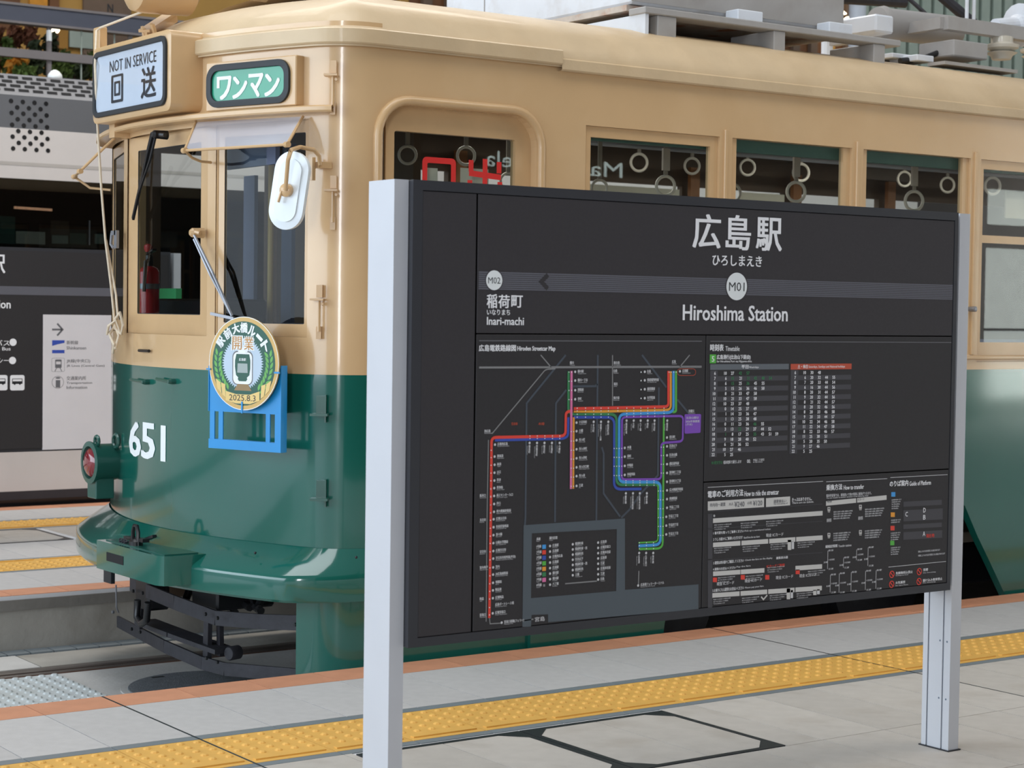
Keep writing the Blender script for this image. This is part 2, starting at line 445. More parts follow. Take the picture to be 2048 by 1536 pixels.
def row(parent, y0, y1, m, name, x0, x1, studs=False, dup=1, z=0.0, rot=0.0):
    me = tile_proto(name, m, TW*dup, abs(y1-y0), studs=studs)
    i0 = math.floor((x0-TX0)/TW); i1 = math.ceil((x1-TX0)/TW)
    for i in range(i0, i1, dup):
        put(name, me, parent, TX0+TW*(i+dup/2), (y0+y1)/2, z, rot)
# near platform, tiles only as far as the picture and a step aside show them
row(floor, 6.24, 6.437, tile_o, 'edge_stone', 0.6, 9.2)
row(floor, 5.676, 6.24, tile_g, 'paving_tile', 0.6, 9.2)
row(floor, 5.623, 5.676, tile_s, 'strip_tile', 0.6, 9.2)
row(floor, 5.236, 5.623, tact, 'tactile_tile', 0.6, 9.2, studs=True)
row(floor, 5.190, 5.236, tile_s, 'strip_tile', 0.6, 9.2)
H0, H1, HY0, HY1 = TX0-TW*2+0.085, TX0+TW*2+0.10, 4.52, 5.17       # two floor hatches side by side
for k, (y0, y1) in enumerate(((4.525, 5.19), (3.935, 4.525), (3.345, 3.935), (2.755, 3.345), (2.165, 2.755))):
    me = tile_proto('paving_tile', tile_m, TW, y1-y0)
    off = 0
    for i in range(-8, 19):
        x = TX0+TW*(i+0.5)+off
        if k == 0 and 3.06 < x < 4.36: continue
        if y1 < 3.4 and x > 6: continue
        put('paving_tile', me, floor, x, (y0+y1)/2)
# filler tiles round the hatches
for (x0, x1, y0, y1) in ((TX0-TW*2, 3.055, 4.525, 5.19), (4.33, TX0+TW*3, 4.525, 5.19)):
    if x1-x0 > 0.02:
        MB().box(x0+.002, x1-.002, y0+.002, y1-.002, -.022, 0).build('paving_tile', tile_m, floor)
for xj in (TX0-TW*3, TX0+TW*7):
    MB().box(xj-0.004, xj+0.004, 3.42, 6.437, -0.01, 0.0005).build('expansion_joint', hatch_m, floor)
# hatches: black frame with filled corners, tiles inset
def hatch(x0, x1, y0, y1, label):
    t = thing('floor_hatch', ((x0+x1)/2, (y0+y1)/2, 0), label, 'hatch', 'floor hatches with black frames')
    W_ = 0.022; c = 0.075
    fr = Fr((0, 0, 0), (1, 0, 0), (0, 1, 0))
    i0, i1, j0, j1 = x0+W_, x1-W_, y0+W_, y1-W_
    mb = MB().box(x0, x1, y0, j0, -0.02, 0.0015).box(x0, x1, j1, y1, -0.02, 0.0015).box(x0, i0, j0, j1, -0.02, 0.0015).box(i1, x1, j0, j1, -0.02, 0.0015)
    for cx, cy, sx, sy in ((i0, j0, 1, 1), (i1, j0, -1, 1), (i1, j1, -1, -1), (i0, j1, 1, -1)):
        mb.prism(fr, [(cx, cy), (cx+sx*c, cy), (cx, cy+sy*c)], -0.02, 0.0013)
    mb.build('hatch_frame', hatch_m, t)
    n = 2
    for k in range(n):
        a, b = i0+(i1-i0)*k/n, i0+(i1-i0)*(k+1)/n
        if k == 0: P = [(a+c, j0), (b-.002, j0), (b-.002, j1), (a+c, j1), (a, j1-c), (a, j0+c)]
        else: P = [(a+.002, j0), (b-c, j0), (b, j0+c), (b, j1-c), (b-c, j1), (a+.002, j1)]
        MB().prism(fr, P, -0.02, 0.0).build('inset_tile', tile_m, t)
hatch(3.70, 4.325, 4.53, 5.17, 'square floor hatch with black cut-corner frame in front of the black station sign')
hatch(3.06, 3.695, 4.53, 5.17, 'square floor hatch with black frame partly hidden by the sign post')
# near platform side wall below the edge
MB().box(-3, 14, 6.405, 6.43, -0.28, -0.03).build('platform_wall', conc, floor)
# island platform rows
fx0, fx1 = 0.4, 8.6
row(island, 8.916, 9.115, tile_o, 'edge_stone', fx0, fx1)
row(island, 9.115, 9.70, tile_g, 'paving_tile', fx0, fx1)
row(island, 9.70, 9.75, tile_s, 'strip_tile', fx0, fx1)
row(island, 9.75, 10.16, tact, 'tactile_tile', fx0, fx1, studs=True, rot=math.pi)
row(island, 10.16, 10.20, tile_s, 'strip_tile', fx0, fx1)
row(island, 10.20, 10.89, tile_g, 'paving_tile', fx0, fx1)
row(island, 10.89, 11.56, tile_m, 'paving_tile', 4.50, fx1)
row(island, 10.89, 11.56, tile_m, 'paving_tile', fx0, 3.6)
MB().box(3.613, 3.775, 10.892, 11.558, -.022, 0).build('paving_tile', tile_m, island)
row(island, 11.56, 11.61, tile_s, 'strip_tile', fx0, fx1)
row(island, 11.61, 12.02, tact, 'tactile_tile', fx0, fx1, studs=True)
row(island, 12.02, 12.07, tile_s, 'strip_tile', fx0, fx1)
row(island, 12.07, 12.66, tile_g, 'paving_tile', fx0, fx1)
row(island, 12.66, 12.86, tile_o, 'edge_stone', fx0, fx1)
t_ = hatch(3.78, 4.44, 10.90, 11.55, 'floor hatch with dark frame on the island platform beyond the streetcar')
# island platform wall with dark coping band
MB().box(-4, 14, 8.905, 8.93, -0.075, -0.022).build('coping_band', conc_d, island)
MB().box(-4, 14, 8.912, 8.93, -0.30, -0.075).build('platform_wall', conc, island)
# track: kerb pavers, rails in grooves, studded panel, manhole
me = tile_proto('kerb_paver', tile_s, 0.115, 0.11, h=0.02)
for i in range(46):
    put('kerb_paver', me, track, 2.6+i*0.118, 8.85, -0.268)
MB().box(-6, 22, 8.285, 8.42, -0.281, -0.276).build('rail_groove', rust, track)
MB().box(-6, 22, 6.80, 6.935, -0.281, -0.276).build('rail_groove', rust, track)
for y in (8.335, 6.845):
    mb = MB(); mb.box(-6, 22, y-0.005, y+0.055, -0.30, -0.262); mb.box(-6, 22, y-0.045, y-0.03, -0.30, -0.268)
    mb.build('rail', rail_m, track, bev=0.006)
MB().box(-6, 3.28, 8.45, 8.78, -0.285, -0.272).build('track_slab', conc_l, track)
MB().box(3.29, 14, 8.45, 8.78, -0.285, -0.2735).build('track_slab', conc, track)
MB().box(3.29, 4.6, 7.02, 8.22, -0.285, -0.2755).build('track_slab', conc_l, track)
pan = MB().box(1.8, 3.28, 7.35, 8.24, -0.285, -0.270).build('studded_panel', stud_m, track)
mb = MB()
for i in range(24):
    for j in range(14):
        mb.lathe((1.84+i*0.0615, 7.39+j*0.063, -0.2705), (0, 0, 1), [(0, 0.019), (0.008, 0.013)], 6)
stuff(mb.build('panel_stud', stud_m, pan))
mc = thing('manhole_cover', (3.74, 7.62, -0.2755), 'round dark iron manhole cover between the rails in front of the streetcar', 'manhole cover')
MB().lathe((3.74, 7.62, -0.276), (0, 0, 1), [(0, 0.385), (0.006, 0.385), (0.006, 0.36)], 40).build('manhole_rim', conc_l, mc, smooth=30)
MB().lathe((3.74, 7.62, -0.272), (0, 0, 1), [(0, 0.355), (0.006, 0.352)], 40).build('manhole_lid', manh, mc, smooth=30)
MB().box(3.60, 3.66, 7.90, 7.925, -0.267, -0.2652).build('lifting_slot', groove, mc)
# ================================================================== STATION NAME SIGN
YS = 4.160
SX0, SX1, SZ0, SZ1 = 2.615, 4.690, 0.538, 1.760
sign = thing('station_sign', (3.65, 4.24, 0), 'large black station name board with route map between two pale aluminium posts', 'station sign', 'black platform station name boards')
def make_post(x0, x1, y0, y1, ztop, inner, par):
    # hollow-looking extrusion: main box, two shallow grooves on the visible inner side
    mb = MB()
    prof = [(x0, y0), (x1, y0), (x1, y1), (x0, y1)]
    gy = [(y0+0.028, y0+0.034), (y0+0.092, y0+0.098)]
    xs_ = x0
    P = [(x0, y0), (x1, y0), (x1, y1), (x0, y1)]
    left = []
    for a, b in reversed(gy):
        left += [(x0, b), (x0+0.006, b), (x0+0.006, a), (x0, a)]
    P = [(x0, y0), (x1, y0), (x1, y1), (x0, y1)]+left if inner else P
    fr = Fr((0, 0, 0), (1, 0, 0), (0, 1, 0))
    mb.prism(fr, P, 0.0, ztop)
    o = mb.build('post', alu, par)
    if inner:
        m2 = MB()
        for a, b in gy: m2.box(x0+0.0045, x0+0.0062, a, b, 0.002, ztop-0.002)
        m2.build('post_groove', alu_d, o)
        for z in (0.17, 0.36, 0.55):
            for y in (y0+0.015, y0+0.045): MB().lathe((x0+0.001, y, z), (-1, 0, 0), [(0, 0.004), (0.002, 0.003)], 8).build('screw', alu_d, o)
    MB().box(x0-0.006, x1+0.006, y0-0.006, y1+0.006, -0.001, 0.004).build('base_gasket', hatch_m, o)
    return o
make_post(2.570, 2.6135, 4.180, 4.308, 1.760, False, sign)
make_post(4.722, 4.770, 4.182, 4.300, 1.760, True, sign)
SF = Fr((0, YS, 0), (1, 0, 0), (0, 0, 1))
MB().box(SX0, SX1, YS+0.006, 4.297, SZ0, SZ1).build('board_body', sgn_frame, sign, bev=0.002)
MB().box(SX1-0.001, 4.7225, YS+0.03, 4.29, SZ0+0.01, SZ1-0.01).build('mounting_bracket', groove, sign)
def SP(u, v):
    p = PY(u, v, YS); return p.x, p.z
def ax(u, v=820): return SP(u, v)[0]
def az(u, v): return SP(u, v)[1]
FI0, FI1 = SX0+0.030, SX1-0.016
CX1, HX0, MX = ax(949.5), ax(953.5), ax(1410.5)
ZT, ZB = SZ1-0.026, SZ0+0.024
ZH, ZK = az(1228, 669), az(1410, 964.5)
fr_mb = MB()
fr_mb.prism(SF, [(SX0, SZ0), (SX1, SZ0), (SX1, SZ1), (SX0, SZ1)], -0.008, 0.0, [[(FI0, ZB), (FI1, ZB), (FI1, ZT), (FI0, ZT)]])
fr_mb.build('board_frame', sgn_frame, sign)
MB().fbox(SF, FI0, FI1, ZB, ZT, -0.0065, -0.006).build('panel_groove', groove, sign)
G = 0.0016
def panel(name, a0, a1, b0, b1, m):
    return MB().fbox(SF, a0+G, a1-G, b0+G, b1-G, -0.006, -0.001).build(name, m, sign, bev=0.0012)
side_p = panel('side_panel', FI0, CX1, ZB, ZT, sgn_face)
head_p = panel('name_panel', HX0-0.004, FI1, ZH, ZT, sgn_face)
map_p = panel('route_map_panel', HX0-0.004, MX, ZB, ZH, sgn_face2)
time_p = panel('timetable_panel', MX, FI1, ZK, ZH, sgn_face2)
how_p = panel('guide_panel', MX, FI1, ZB, ZK, sgn_face2)
C0 = -0.0006
def pl(c): return lambda a, b: SF.p(a, b, C0+c)
def LB(mb, s, u0, v0, u1, v1, c=0.0006, bold=0.012):
    um, vm = (u0+u1)/2, (v0+v1)/2
    a0, a1, b0, b1 = ax(u0, vm), ax(u1, vm), az(um, v1), az(um, v0)
    mb.text(s, pl(c), a0, b0, h=b1-b0, w=a1-a0, bold=bold)
def RC(mb, u0, v0, u1, v1, c=0.0003):
    um, vm = (u0+u1)/2, (v0+v1)/2
    a0, a1, b0, b1 = ax(u0, vm), ax(u1, vm), az(um, v1), az(um, v0)
    mb.sheet(SF, [(a0, b0), (a1, b0), (a1, b1), (a0, b1)], C0+c)
def LN(mb, pts, wpx, c=0.0003):
    P = [SP(u, v) for u, v in pts]
    um = sum(p[0] for p in pts)/len(pts)
    k = abs(az(um, 800)-az(um, 801))
    mb.line(SF, P, wpx*k, C0+c)
def rounded(pts, r=9, n=5):
    out = [pts[0]]
    for i in range(1, len(pts)-1):
        p, a, b = V(pts[i]), V(pts[i-1]), V(pts[i+1])
        r_ = min(r, (a-p).length*0.49, (b-p).length*0.49)
        A, B = p+(a-p).normalized()*r_, p+(b-p).normalized()*r_
        for k in range(n+1):
            t = k/n; q = A*(1-t)**2+p*2*t*(1-t)+B*t*t; out.append((q.x, q.y))
    return out+[pts[-1]]
# ---- name panel print
def one(name, s_, b_, m, par, bold=0.02, fn=None):
    q = MB(); (fn or LB)(q, s_, *b_, bold=bold); return q.build(name, m, par)
for s_, b_ in (('広', (1386.5, 429, 1440.5, 496)), ('島', (1452.5, 431, 1501, 499.5)), ('駅', (1513, 436, 1563, 501.5))): one('station_name_character', s_, b_, offwhite, head_p)
one('kana_name_lettering', 'ひろしまえき', (1425, 511, 1523.5, 532), offwhite, head_p)
for s_, b_ in (('稲', (974, 588.5, 994, 616)), ('荷', (997, 590, 1019, 616)), ('町', (1023, 591, 1045, 615))): one('next_station_character', s_, b_, offwhite, head_p, 0.022)
one('next_station_kana', 'いなりまち', (974, 619, 1020, 630), offwhite, head_p)
one('next_station_latin_lettering', 'Inari-machi', (974, 634.5, 1047.5, 650), offwhite, head_p)
one('latin_name_lettering', 'Hiroshima Station', (1366, 611, 1575, 641.5), offwhite, head_p)
st = MB()
zt, zb = az(953, 541.5), az(953, 578.5)
for i in range(9):
    z0 = zb+(zt-zb)*i/9
    st.sheet(SF, [(HX0+.001, z0), (FI1-.004, z0), (FI1-.004, z0+(zt-zb)/9*0.74), (HX0+.001, z0+(zt-zb)/9*0.74)], C0+.0002)
st.build('route_band', stripe, head_p)
zc = (zt+zb)/2
for (u, v, r, s_) in ((988.5, 560, 0.0265, 'M02'), (1473.5, 572.5, 0.0405, 'M01')):
    a, b = SP(u, v); b = zc+0.0005
    MB().sheet(SF, circ(a, b, r*1.10, n=36), C0+.0004).build('disc_dark_ring', sgn_face, head_p)
    MB().sheet(SF, circ(a, b, r, n=36), C0+.0006).build('station_number_disc', white, head_p)
    MB().text(s_, pl(.0009), a, b-r*0.34, h=r*0.64, w=r*1.5, al='c', bold=0.0).build('station_number_lettering', ink, head_p)
a, b = SP(1078, 562.5); b = zc; hgt = 0.019
MB().line(SF, [(a+0.030, b+hgt), (a+0.008, b), (a+0.030, b-hgt)], 0.013, C0+.0005).build('direction_chevron', sgn_face, head_p)
# ---- map panel print
A = lambda X, Y: (940+X/4.096, 660+Y/4.096)
B = lambda X, Y: (940+X/4.096, 960+Y/4.096)
hd = MB()
LB(hd, '広島電鉄路線図', 958, 689.5, 1031.5, 702.5, bold=0.03)
LB(hd, 'Hiroden Streetcar Map', 1034.7, 692.5, 1110.5, 704, bold=0.03)
stuff(hd.build('map_heading', offwhite, map_p))
hd = MB(); LN(hd, [A(75, 88), A(1900, 92)], 1.8); hd.build('panel_rule', inkgrey, map_p)
rv = MB()
for pts in ([A(785, 205), A(465, 600), A(455, 1536), B(450, 380)], [A(790, 490), A(705, 600), A(700, 1100), B(697, 345)], [A(1048, 205), A(1043, 640)], [A(1043, 440), A(1030, 460), A(845, 462)],
            [A(1042, 720), A(1036, 1536), B(1035, 340)], [A(1080, 960), A(1096, 1010), A(1095, 1340), B(1230, 300)], [A(1410, 205), A(1610, 470)], [A(1700, 570), A(1790, 680)],
            [A(1548, 470), A(1540, 1190), A(1400, 1340), B(1310, 240), B(1240, 310)]):
    rv = MB(); LN(rv, pts, 4.2, .0002); rv.build('river_line', river, map_p)
se = MB()
se.sheet(SF, [SP(*B(*q)) for q in ((440, 370), (1270, 315), (1270, 900), (1872, 855), (1872, 1060), (640, 1165), (640, 1100), (505, 1105), (500, 1200), (430, 1204))], C0+.0003,
         [[SP(*B(*q)) for q in ((507, 437), (1203, 402), (1198, 910), (500, 968))]])
se.build('sea_area', sea, map_p)
def rl(pts, w_, c):
    q = MB(); LN(q, pts, w_, c); q.build('railway_line', grey_line, map_p)
rl([A(75, 304), A(1898, 297)], 2.2, .0003); rl([A(75, 312), A(1898, 306)], 1.6, .00035)
rl(rounded([A(180, 850), A(620, 322), A(700, 318)], 6), 2.2, .0004)
for pts in ([A(580, 205), A(665, 305)], [A(1800, 205), A(1720, 302)], [A(1168, 205), A(1168, 620)], [A(152, 900), A(140, 1536), B(133, 1160)], [B(160, 1130), B(165, 1178), B(260, 1172)],
            [B(425, 1155), B(520, 1140)], [B(1384, 745), B(1380, 860)], [B(780, 850), B(1040, 828)]):
    rl(pts, 2.4 if len(pts) == 2 else 2.0, .0003)
def route(name, m, pts, wpx, c, r=9):
    mb = MB(); LN(mb, rounded(pts, r), wpx, c); mb.build(name, m, map_p, )
route('route_line_blue', c_db, [A(205, 903), A(765, 890), A(803, 870), A(806, 715)], 5, .0005)
route('route_line_blue', c_db, [A(850, 715), A(1182, 715), A(1180, 1305), A(1405, 1302)], 5.5, .0005, 14)
route('route_line_green', c_gr, [A(808, 338), A(806, 688), A(1200, 690), A(1200, 1268), A(1560, 1266), A(1545, 1536)], 5.5, .0006, 12)
route('route_line_light_green', c_lg, [A(1688, 335), A(1688, 668), A(1660, 672)], 5, .0005, 10)
route('route_line_light_green', c_lg, [A(1588, 712), A(1582, 1536), B(1578, 560), B(1385, 566)], 4.5, .0005, 12)
route('route_line_light_green', c_lg, [B(1540, 30), B(1540, 506), B(1380, 514)], 3.2, .0007, 8)
route('route_line_light_blue', c_lb, [A(1667, 335), A(1667, 675), A(1222, 690), A(1220, 1246), A(1560, 1245), B(1560, 530), B(1380, 540)], 6, .0008, 12)
route('route_line_purple', c_pu, [A(1580, 706), A(1245, 714), A(1242, 1226), A(1566, 1222), A(1566, 926), A(1742, 912), A(1746, 704), A(1580, 706)], 4.6, .0007, 8)
route('route_line_orange', c_or, [A(1645, 338), A(1645, 655), A(850, 672)], 5, .0006, 10)
route('route_line_orange', c_or, [A(850, 715), A(846, 1300)], 4.5, .0006)
route('route_line_red', c_red, [A(1626, 335), A(1626, 628), A(850, 645)], 6, .0007, 8)
route('route_line_red', c_red, [A(840, 662), A(785, 672), A(782, 868), A(176, 880), A(170, 1536), B(158, 1130)], 6, .0009, 10)
route('route_line_pink', c_pk, [A(831, 335), A(826, 1302)], 5.4, .0011)
pb = MB(); pb.sheet(SF, [SP(*p) for p in rounded([A(1757, 770), A(1757, 690), A(1893, 688), A(1888, 842), A(1757, 850), A(1757, 770)], 3)][:-1], C0+.0008)
pb.build('opening_notice_box', c_pu, map_p)
cr = MB(); P = rounded([A(1770, 318), A(1848, 318), A(1848, 372), A(1700, 372), A(1700, 318), A(1770, 318)], 6); LN(cr, P, 1.0, .0006)
for X, Y in ((360, 770), (580, 770)): LB(cr, '宮島線' if X < 400 else '本線', A(X-20, 0)[0], A(0, Y-14)[1], A(X+30, 0)[0], A(0, Y+10)[1], .0004)
stuff(cr.build('current_station_ring', c_rd2, map_p))
lb = MB(); en = MB()
def station(x, y, fn, jp, e, dot=True, kx=21):
    u, v = fn(x, y); k = abs(az(u, v)-az(u, v+1)); a, b = SP(u, v)
    if dot: lb.sheet(SF, circ(ax(u-5.2, v), b, k*2.6, n=10), C0+.0012)
    lb.text(jp, pl(.0006), a, b-k*1.4, em=k*6.3, xs=0.80, bold=0.03)
    en.text(e, pl(.0006), a, b-k*4.6, em=k*3.1, xs=0.95, bold=0.0)
def vstation(x, y, fn, jp, e):
    u, v = fn(x, y); k = abs(az(u, v)-az(u, v+1)); a, b = SP(u, v)
    lb.sheet(SF, circ(a, b, k*2.6, n=10), C0+.0012)
    for i, ch in enumerate(jp):
        lb.text(ch if ch != 'ー' else '｜', pl(.0006), a, b-k*(9+i*5.6), em=k*6.0, xs=0.78, al='c', bold=0.03)
    en.text(e, pl(.0006), ax(u-4.2, v), b-k*(5+1.5*len(e)/2), em=k*3.1, xs=0.95, al='m', bold=0.0, rot=-math.pi/2)
left = ['広電西広島 Hiroden-nishi-hiroshima', '東高須 Higashi-takasu', '高須 Takasu', '古江 Furue', '草津 Kusatsu', '草津南 Kusatsu-minami', '商工センター入口 Shoko Center-iriguchi', '井口 Inokuchi',
        '修大附属鈴峯前 Shudai-fuzoku-suzugamine-mae', '広電五日市 Hiroden-itsukaichi', '佐伯区役所前 Saeki-kuyakusho-mae', '楽々園 Rakurakuen', '山陽女学園前 Sanyo-jogakuen-mae', '広電廿日市 Hiroden-hatsukaichi',
        '廿日市市役所前(平良) Hatsukaichi-shiyakusho-mae (Hera)', '宮内 Miyauchi', 'JA広島病院前 JA Hiroshima-byoin-mae', '地御前 Jigozen', '阿品東 Ajina-higashi', '広電阿品 Hiroden-ajina', '広島ボートレース場 Hiroshima Boat Race-jo', '広電宮島口 Hiroden-miyajima-guchi']
ly = [(225, 938), (222, 1036), (222, 1103), (221, 1168), (220, 1232), (219, 1294), (218, 1358), (218, 1424), (217, 1488)]
for (x, y), t_ in zip(ly, left): station(x, y, A, *t_.split(' ', 1))
for y, t_ in zip((320, 385, 450, 515, 580, 642, 714, 773, 840, 902, 966, 1024, 1090), left[9:]): station(214-(y-320)*0.01, y, B, *t_.split(' ', 1), dot=(y != 1024))
for (x, t_) in ((487, '福島町 Fukushima-cho'), (548, '西観音町 Nishi-kan-on-machi'), (609, '観音町 Kan-on-machi'), (670, '天満町 Temma-cho'), (733, '小網町 Koami-cho')): vstation(x, 925, A, *t_.split(' ', 1))
for (y, t_) in ((342, '横川駅 Yokogawa Station'), (414, '横川一丁目 Yokogawa 1-chome'), (493, '別院前 Betsuin-mae'), (567, '寺町 Tera-machi')): station(882, y, A, *t_.split(' ', 1))
for (y, t_) in ((758, '十日市町 Tokaichi-machi'), (828, '土橋 Dobashi'), (902, '舟入町 Funairi-machi'), (976, '舟入本町 Funairi-hon-machi'), (1050, '舟入幸町 Funairi-saiwai-cho'), (1124, '舟入川口町 Funairi-kawaguchi-cho'), (1196, '舟入南 Funairi-minami'), (1276, '江波 Eba')): station(893, y, A, *t_.split(' ', 1))
for (x, t_) in ((1012, '本川町 Honkawa-cho'), (1072, '原爆ドーム前 Atomic Bomb Dome'), (1132, '紙屋町西 Kamiya-cho-nishi')): vstation(x, 752, A, *t_.split(' ', 1))
for (x, t_) in ((1282, '紙屋町東 Kamiya-cho-higashi'), (1340, '立町 Tate-machi'), (1397, '八丁堀 Hatchobori'), (1455, '胡町 Ebisu-cho'), (1511, '銀山町 Kanayama-cho'), (1615, '稲荷町 Inari-machi')): vstation(x, 742, A, *t_.split(' ', 1))
for (y, t_) in ((342, '白島 Hakushima'), (412, '家庭裁判所前 Katei-saibansho-mae'), (485, '縮景園前 Shukkeien-mae'), (558, '女学院前 Jogakuin-mae')): station(1452, y, A, *t_.split(' ', 1))
for (y, t_) in ((965, '本通 Hon-dori'), (1037, '袋町 Fukuro-machi'), (1112, '中電前 Chuden-mae'), (1186, '市役所前 City Hall')): station(1288, y, A, *t_.split(' ', 1))
for (y, t_) in ((880, '松川町 Matsukawa-cho'), (952, '比治山下 Hijiyama-shita'), (1026, '比治山橋 Hijiyama-bashi'), (1098, '南区役所前 Minami-kuyakusho-mae'), (1170, '皆実町二丁目 Minami-machi 2-chome'), (1242, '皆実町六丁目 Minami-machi 6-chome'), (1312, '広大附属学校前 Hirodai-fuzoku-gakko-mae'), (1384, '県病院前 Kembyoin-mae'), (1455, '宇品二丁目 Ujina 2-chome')): station(1634, y, A, *t_.split(' ', 1))
for (y, t_) in ((300, '宇品三丁目 Ujina 3-chome'), (372, '宇品四丁目 Ujina 4-chome'), (444, '宇品五丁目 Ujina 5-chome')): station(1628, y, B, *t_.split(' ', 1))
for (x, t_) in ((1276, '鷹野橋 Takanobashi'), (1334, '日赤病院前 Nisseki-byoin-mae'), (1390, '広電本社前 Hiroden-honsha-mae'), (1448, '御幸橋 Miyuki-bashi')): vstation(x, 1338, A, *t_.split(' ', 1))
for (x, t_) in ((1385, '広島港 Hiroshima Port'), (1442, '元宇品口 Motoujina-guchi'), (1500, '海岸通 Kaigan-dori')): vstation(x, 598, B, *t_.split(' ', 1))
station(1740, 338, A, '広島駅 ', 'Hiroshima Station')
for (x, y, t_) in ((818, 272, '横川 Yokogawa'), (1178, 272, '新白島 Shin-hakushima'), (1176, 338, '白島 Hakushima'), (1655, 262, '広島 Hiroshima'), (1178, 446, '城北 Johoku'), (1176, 560, '県庁前 Kencho-mae'), (118, 832, '西広島 Nishi-hiroshima'), (1790, 668, '京橋川 Kyobashi River')): station(x, y, A, *t_.split(' ', 1), dot=False)
for (y, t_) in ((132, '新井口 Shin-inokuchi'), (332, '五日市 Itsukaichi'), (592, '廿日市 Hatsukaichi'), (722, '宮内串戸 Miyauchi-kushido'), (978, '阿品 Ajina'), (1110, '宮島口 Miyajimaguchi')): station(80, y, B, *t_.split(' ', 1), dot=False)
station(280, 1166, B, '宮島口桟橋(フェリー) ', 'Miyajimaguchi Pier')
station(1398, 862, B, '広島港フェリーターミナル ', 'Hiroshima Port Ferry Terminal')
for s_, b_ in (('比治山線は', (1772, 708, 1872, 728)), ('2026年春開業', (1766, 738, 1880, 758)), ('(予定)', (1768, 764, 1820, 784))):
    p, q = A(b_[0], b_[1]), A(b_[2], b_[3]); LB(lb, s_, *p, *q, c=.0012)
p, q = B(532, 1120), B(612, 1158); LB(lb, '宮島', *p, *q, c=.0006)
# legend
for i, (m_, t1, t2, t3) in enumerate(((c_lb, '広島駅', '紙屋町東', '広島港'), (c_red, '広島駅', '紙屋町東・西', '広電宮島口'), (c_db, '広電西広島', '紙屋町西', '広電本社前'), (c_lg, '広島駅', '比治山下', '広島港'), (c_or, '広島駅', '紙屋町東・西', '江波'), (c_gr, '横川駅', '紙屋町西', '広電本社前'), (c_pk, '横川駅', '土橋', '江波'), (grey_line, '八丁堀', '', '白島'))):
    y = 547+i*45.2
    q = MB(); r_ = 15 if i < 7 else 8
    p0, p1 = B(607-r_, y-r_-2), B(607+r_, y+r_+2); RC(q, *p0, *p1, c=.0006); q.build('legend_colour_square', m_, map_p)
    station(545, y+2, B, '%d号線' % (i+1), 'Route %d' % (i+1), dot=False)
    station(676, y-8, B, t1, 'Hiroshima', True)
    if t2: station(862, y-22-i*3, B, t2, 'via Kamiya-cho', True)
    station(1070, y-36-i*2, B, t3, 'Terminal', True)
station(545, 488, B, '系統', 'Route', False); station(650, 480, B, '運行区間', 'Section', False)
stuff(lb.build('station_label', dimwhite, map_p)); stuff(en.build('station_label_latin', dimwhite, map_p))
dots = MB()
def dot(x, y, fn, r=1.25):
    u, v = fn(x, y); a, b = SP(u, v); k = abs(az(u, v)-az(u, v+1)); dots.sheet(SF, circ(a, b, k*r, n=8), C0+.0014)
for y in (985, 1045, 1108, 1172, 1235, 1300, 1362, 1432, 1500): dot(172-(y-985)*.01, y, A)
for y in (75, 140, 205, 268, 330, 395, 460, 520, 588, 655, 720, 785, 850, 912, 975, 1045, 1105): dot(170-y*.011, y, B)
for x in (490, 550, 612, 674, 734):
    for y in (868, 888): dot(x, y, A)
for y in (345, 420, 495, 570): dot(831, y, A); dot(810, y, A)
for y in (832, 910, 985, 1058, 1132, 1205, 1280): dot(828, y, A); dot(848, y, A)
for x in (877, 945, 1012, 1072, 1132, 1210, 1283, 1340, 1398, 1455, 1512, 1588):
    dot(x, 640, A); dot(x, 662, A)
    if x < 1140: dot(x, 690, A); dot(x, 714, A)
    elif x > 1280: dot(x, 684, A); dot(x, 706, A)
for y in (970, 1043, 1116, 1192):
    for x in (1180, 1200, 1221, 1242): dot(x, y, A)
for x in (1276, 1334, 1391, 1448, 1506):
    for y in (1234, 1252, 1272): dot(x, y, A)
for y in (960, 1028, 1100, 1172): dot(1565, y, A); dot(1583, y, A)
for y in (90, 162, 235, 308, 380, 454):
    for x in (1542, 1560, 1580): dot(x, y, B)
for x in (1386, 1444, 1502):
    for y in (514, 536, 562): dot(x, y, B)
for x in (1630, 1647, 1668, 1688): dot(x, 345, A)
for y in (345, 415, 488, 560): dot(1400, y, A, 1.6)
stuff(dots.build('station_dot', white, map_p))
# ---- timetable print
T = lambda X, Y: (1400+X/5.12, 660+Y/5.12)
tm = MB(); tg = MB(); rg = MB(); rh = MB(); hours = MB()
LB(tm, '時刻表', 1420.5, 688.5, 1447, 702, bold=0.03); LB(tm, 'Timetable', 1451, 692.5, 1479, 702)
hd = MB(); LN(hd, [(1421, 682.6), (1903, 685)], 1.5); hd.build('panel_rule', inkgrey, time_p)
LB(tm, '広島港行(比治山下経由)', 1433.6, 709.5, 1501, 720, bold=0.03); LB(tm, 'for Hiroshima Port via Hijiyama-shita', 1433.6, 720.5, 1503.5, 726)
g5 = MB(); RC(g5, 1419.5, 709, 1432, 726.5, .0006); g5.build('line_number_square', c_lg, time_p)
LB(tm, '5', 1423.5, 712.5, 1428.5, 723.5, .0009)
RC(rh, 1420.5, 728, 1577.7, 739.2); rh.build('weekday_header_bar', row_head, time_p)
hr = MB(); RC(hr, 1581.5, 727.4, 1703.3, 738.8); hr.build('holiday_header_bar', c_rd2, time_p)
LB(tm, '平日', 1483, 730, 1496.5, 737.2, bold=0.03); LB(tm, 'Weekdays', 1498, 732.5, 1517.5, 737.2)
LB(tm, '土・休日', 1595.5, 729.5, 1615.5, 736.8, bold=0.03); LB(tm, 'Saturdays, Sundays and National holidays', 1617.5, 731, 1690, 736.5)
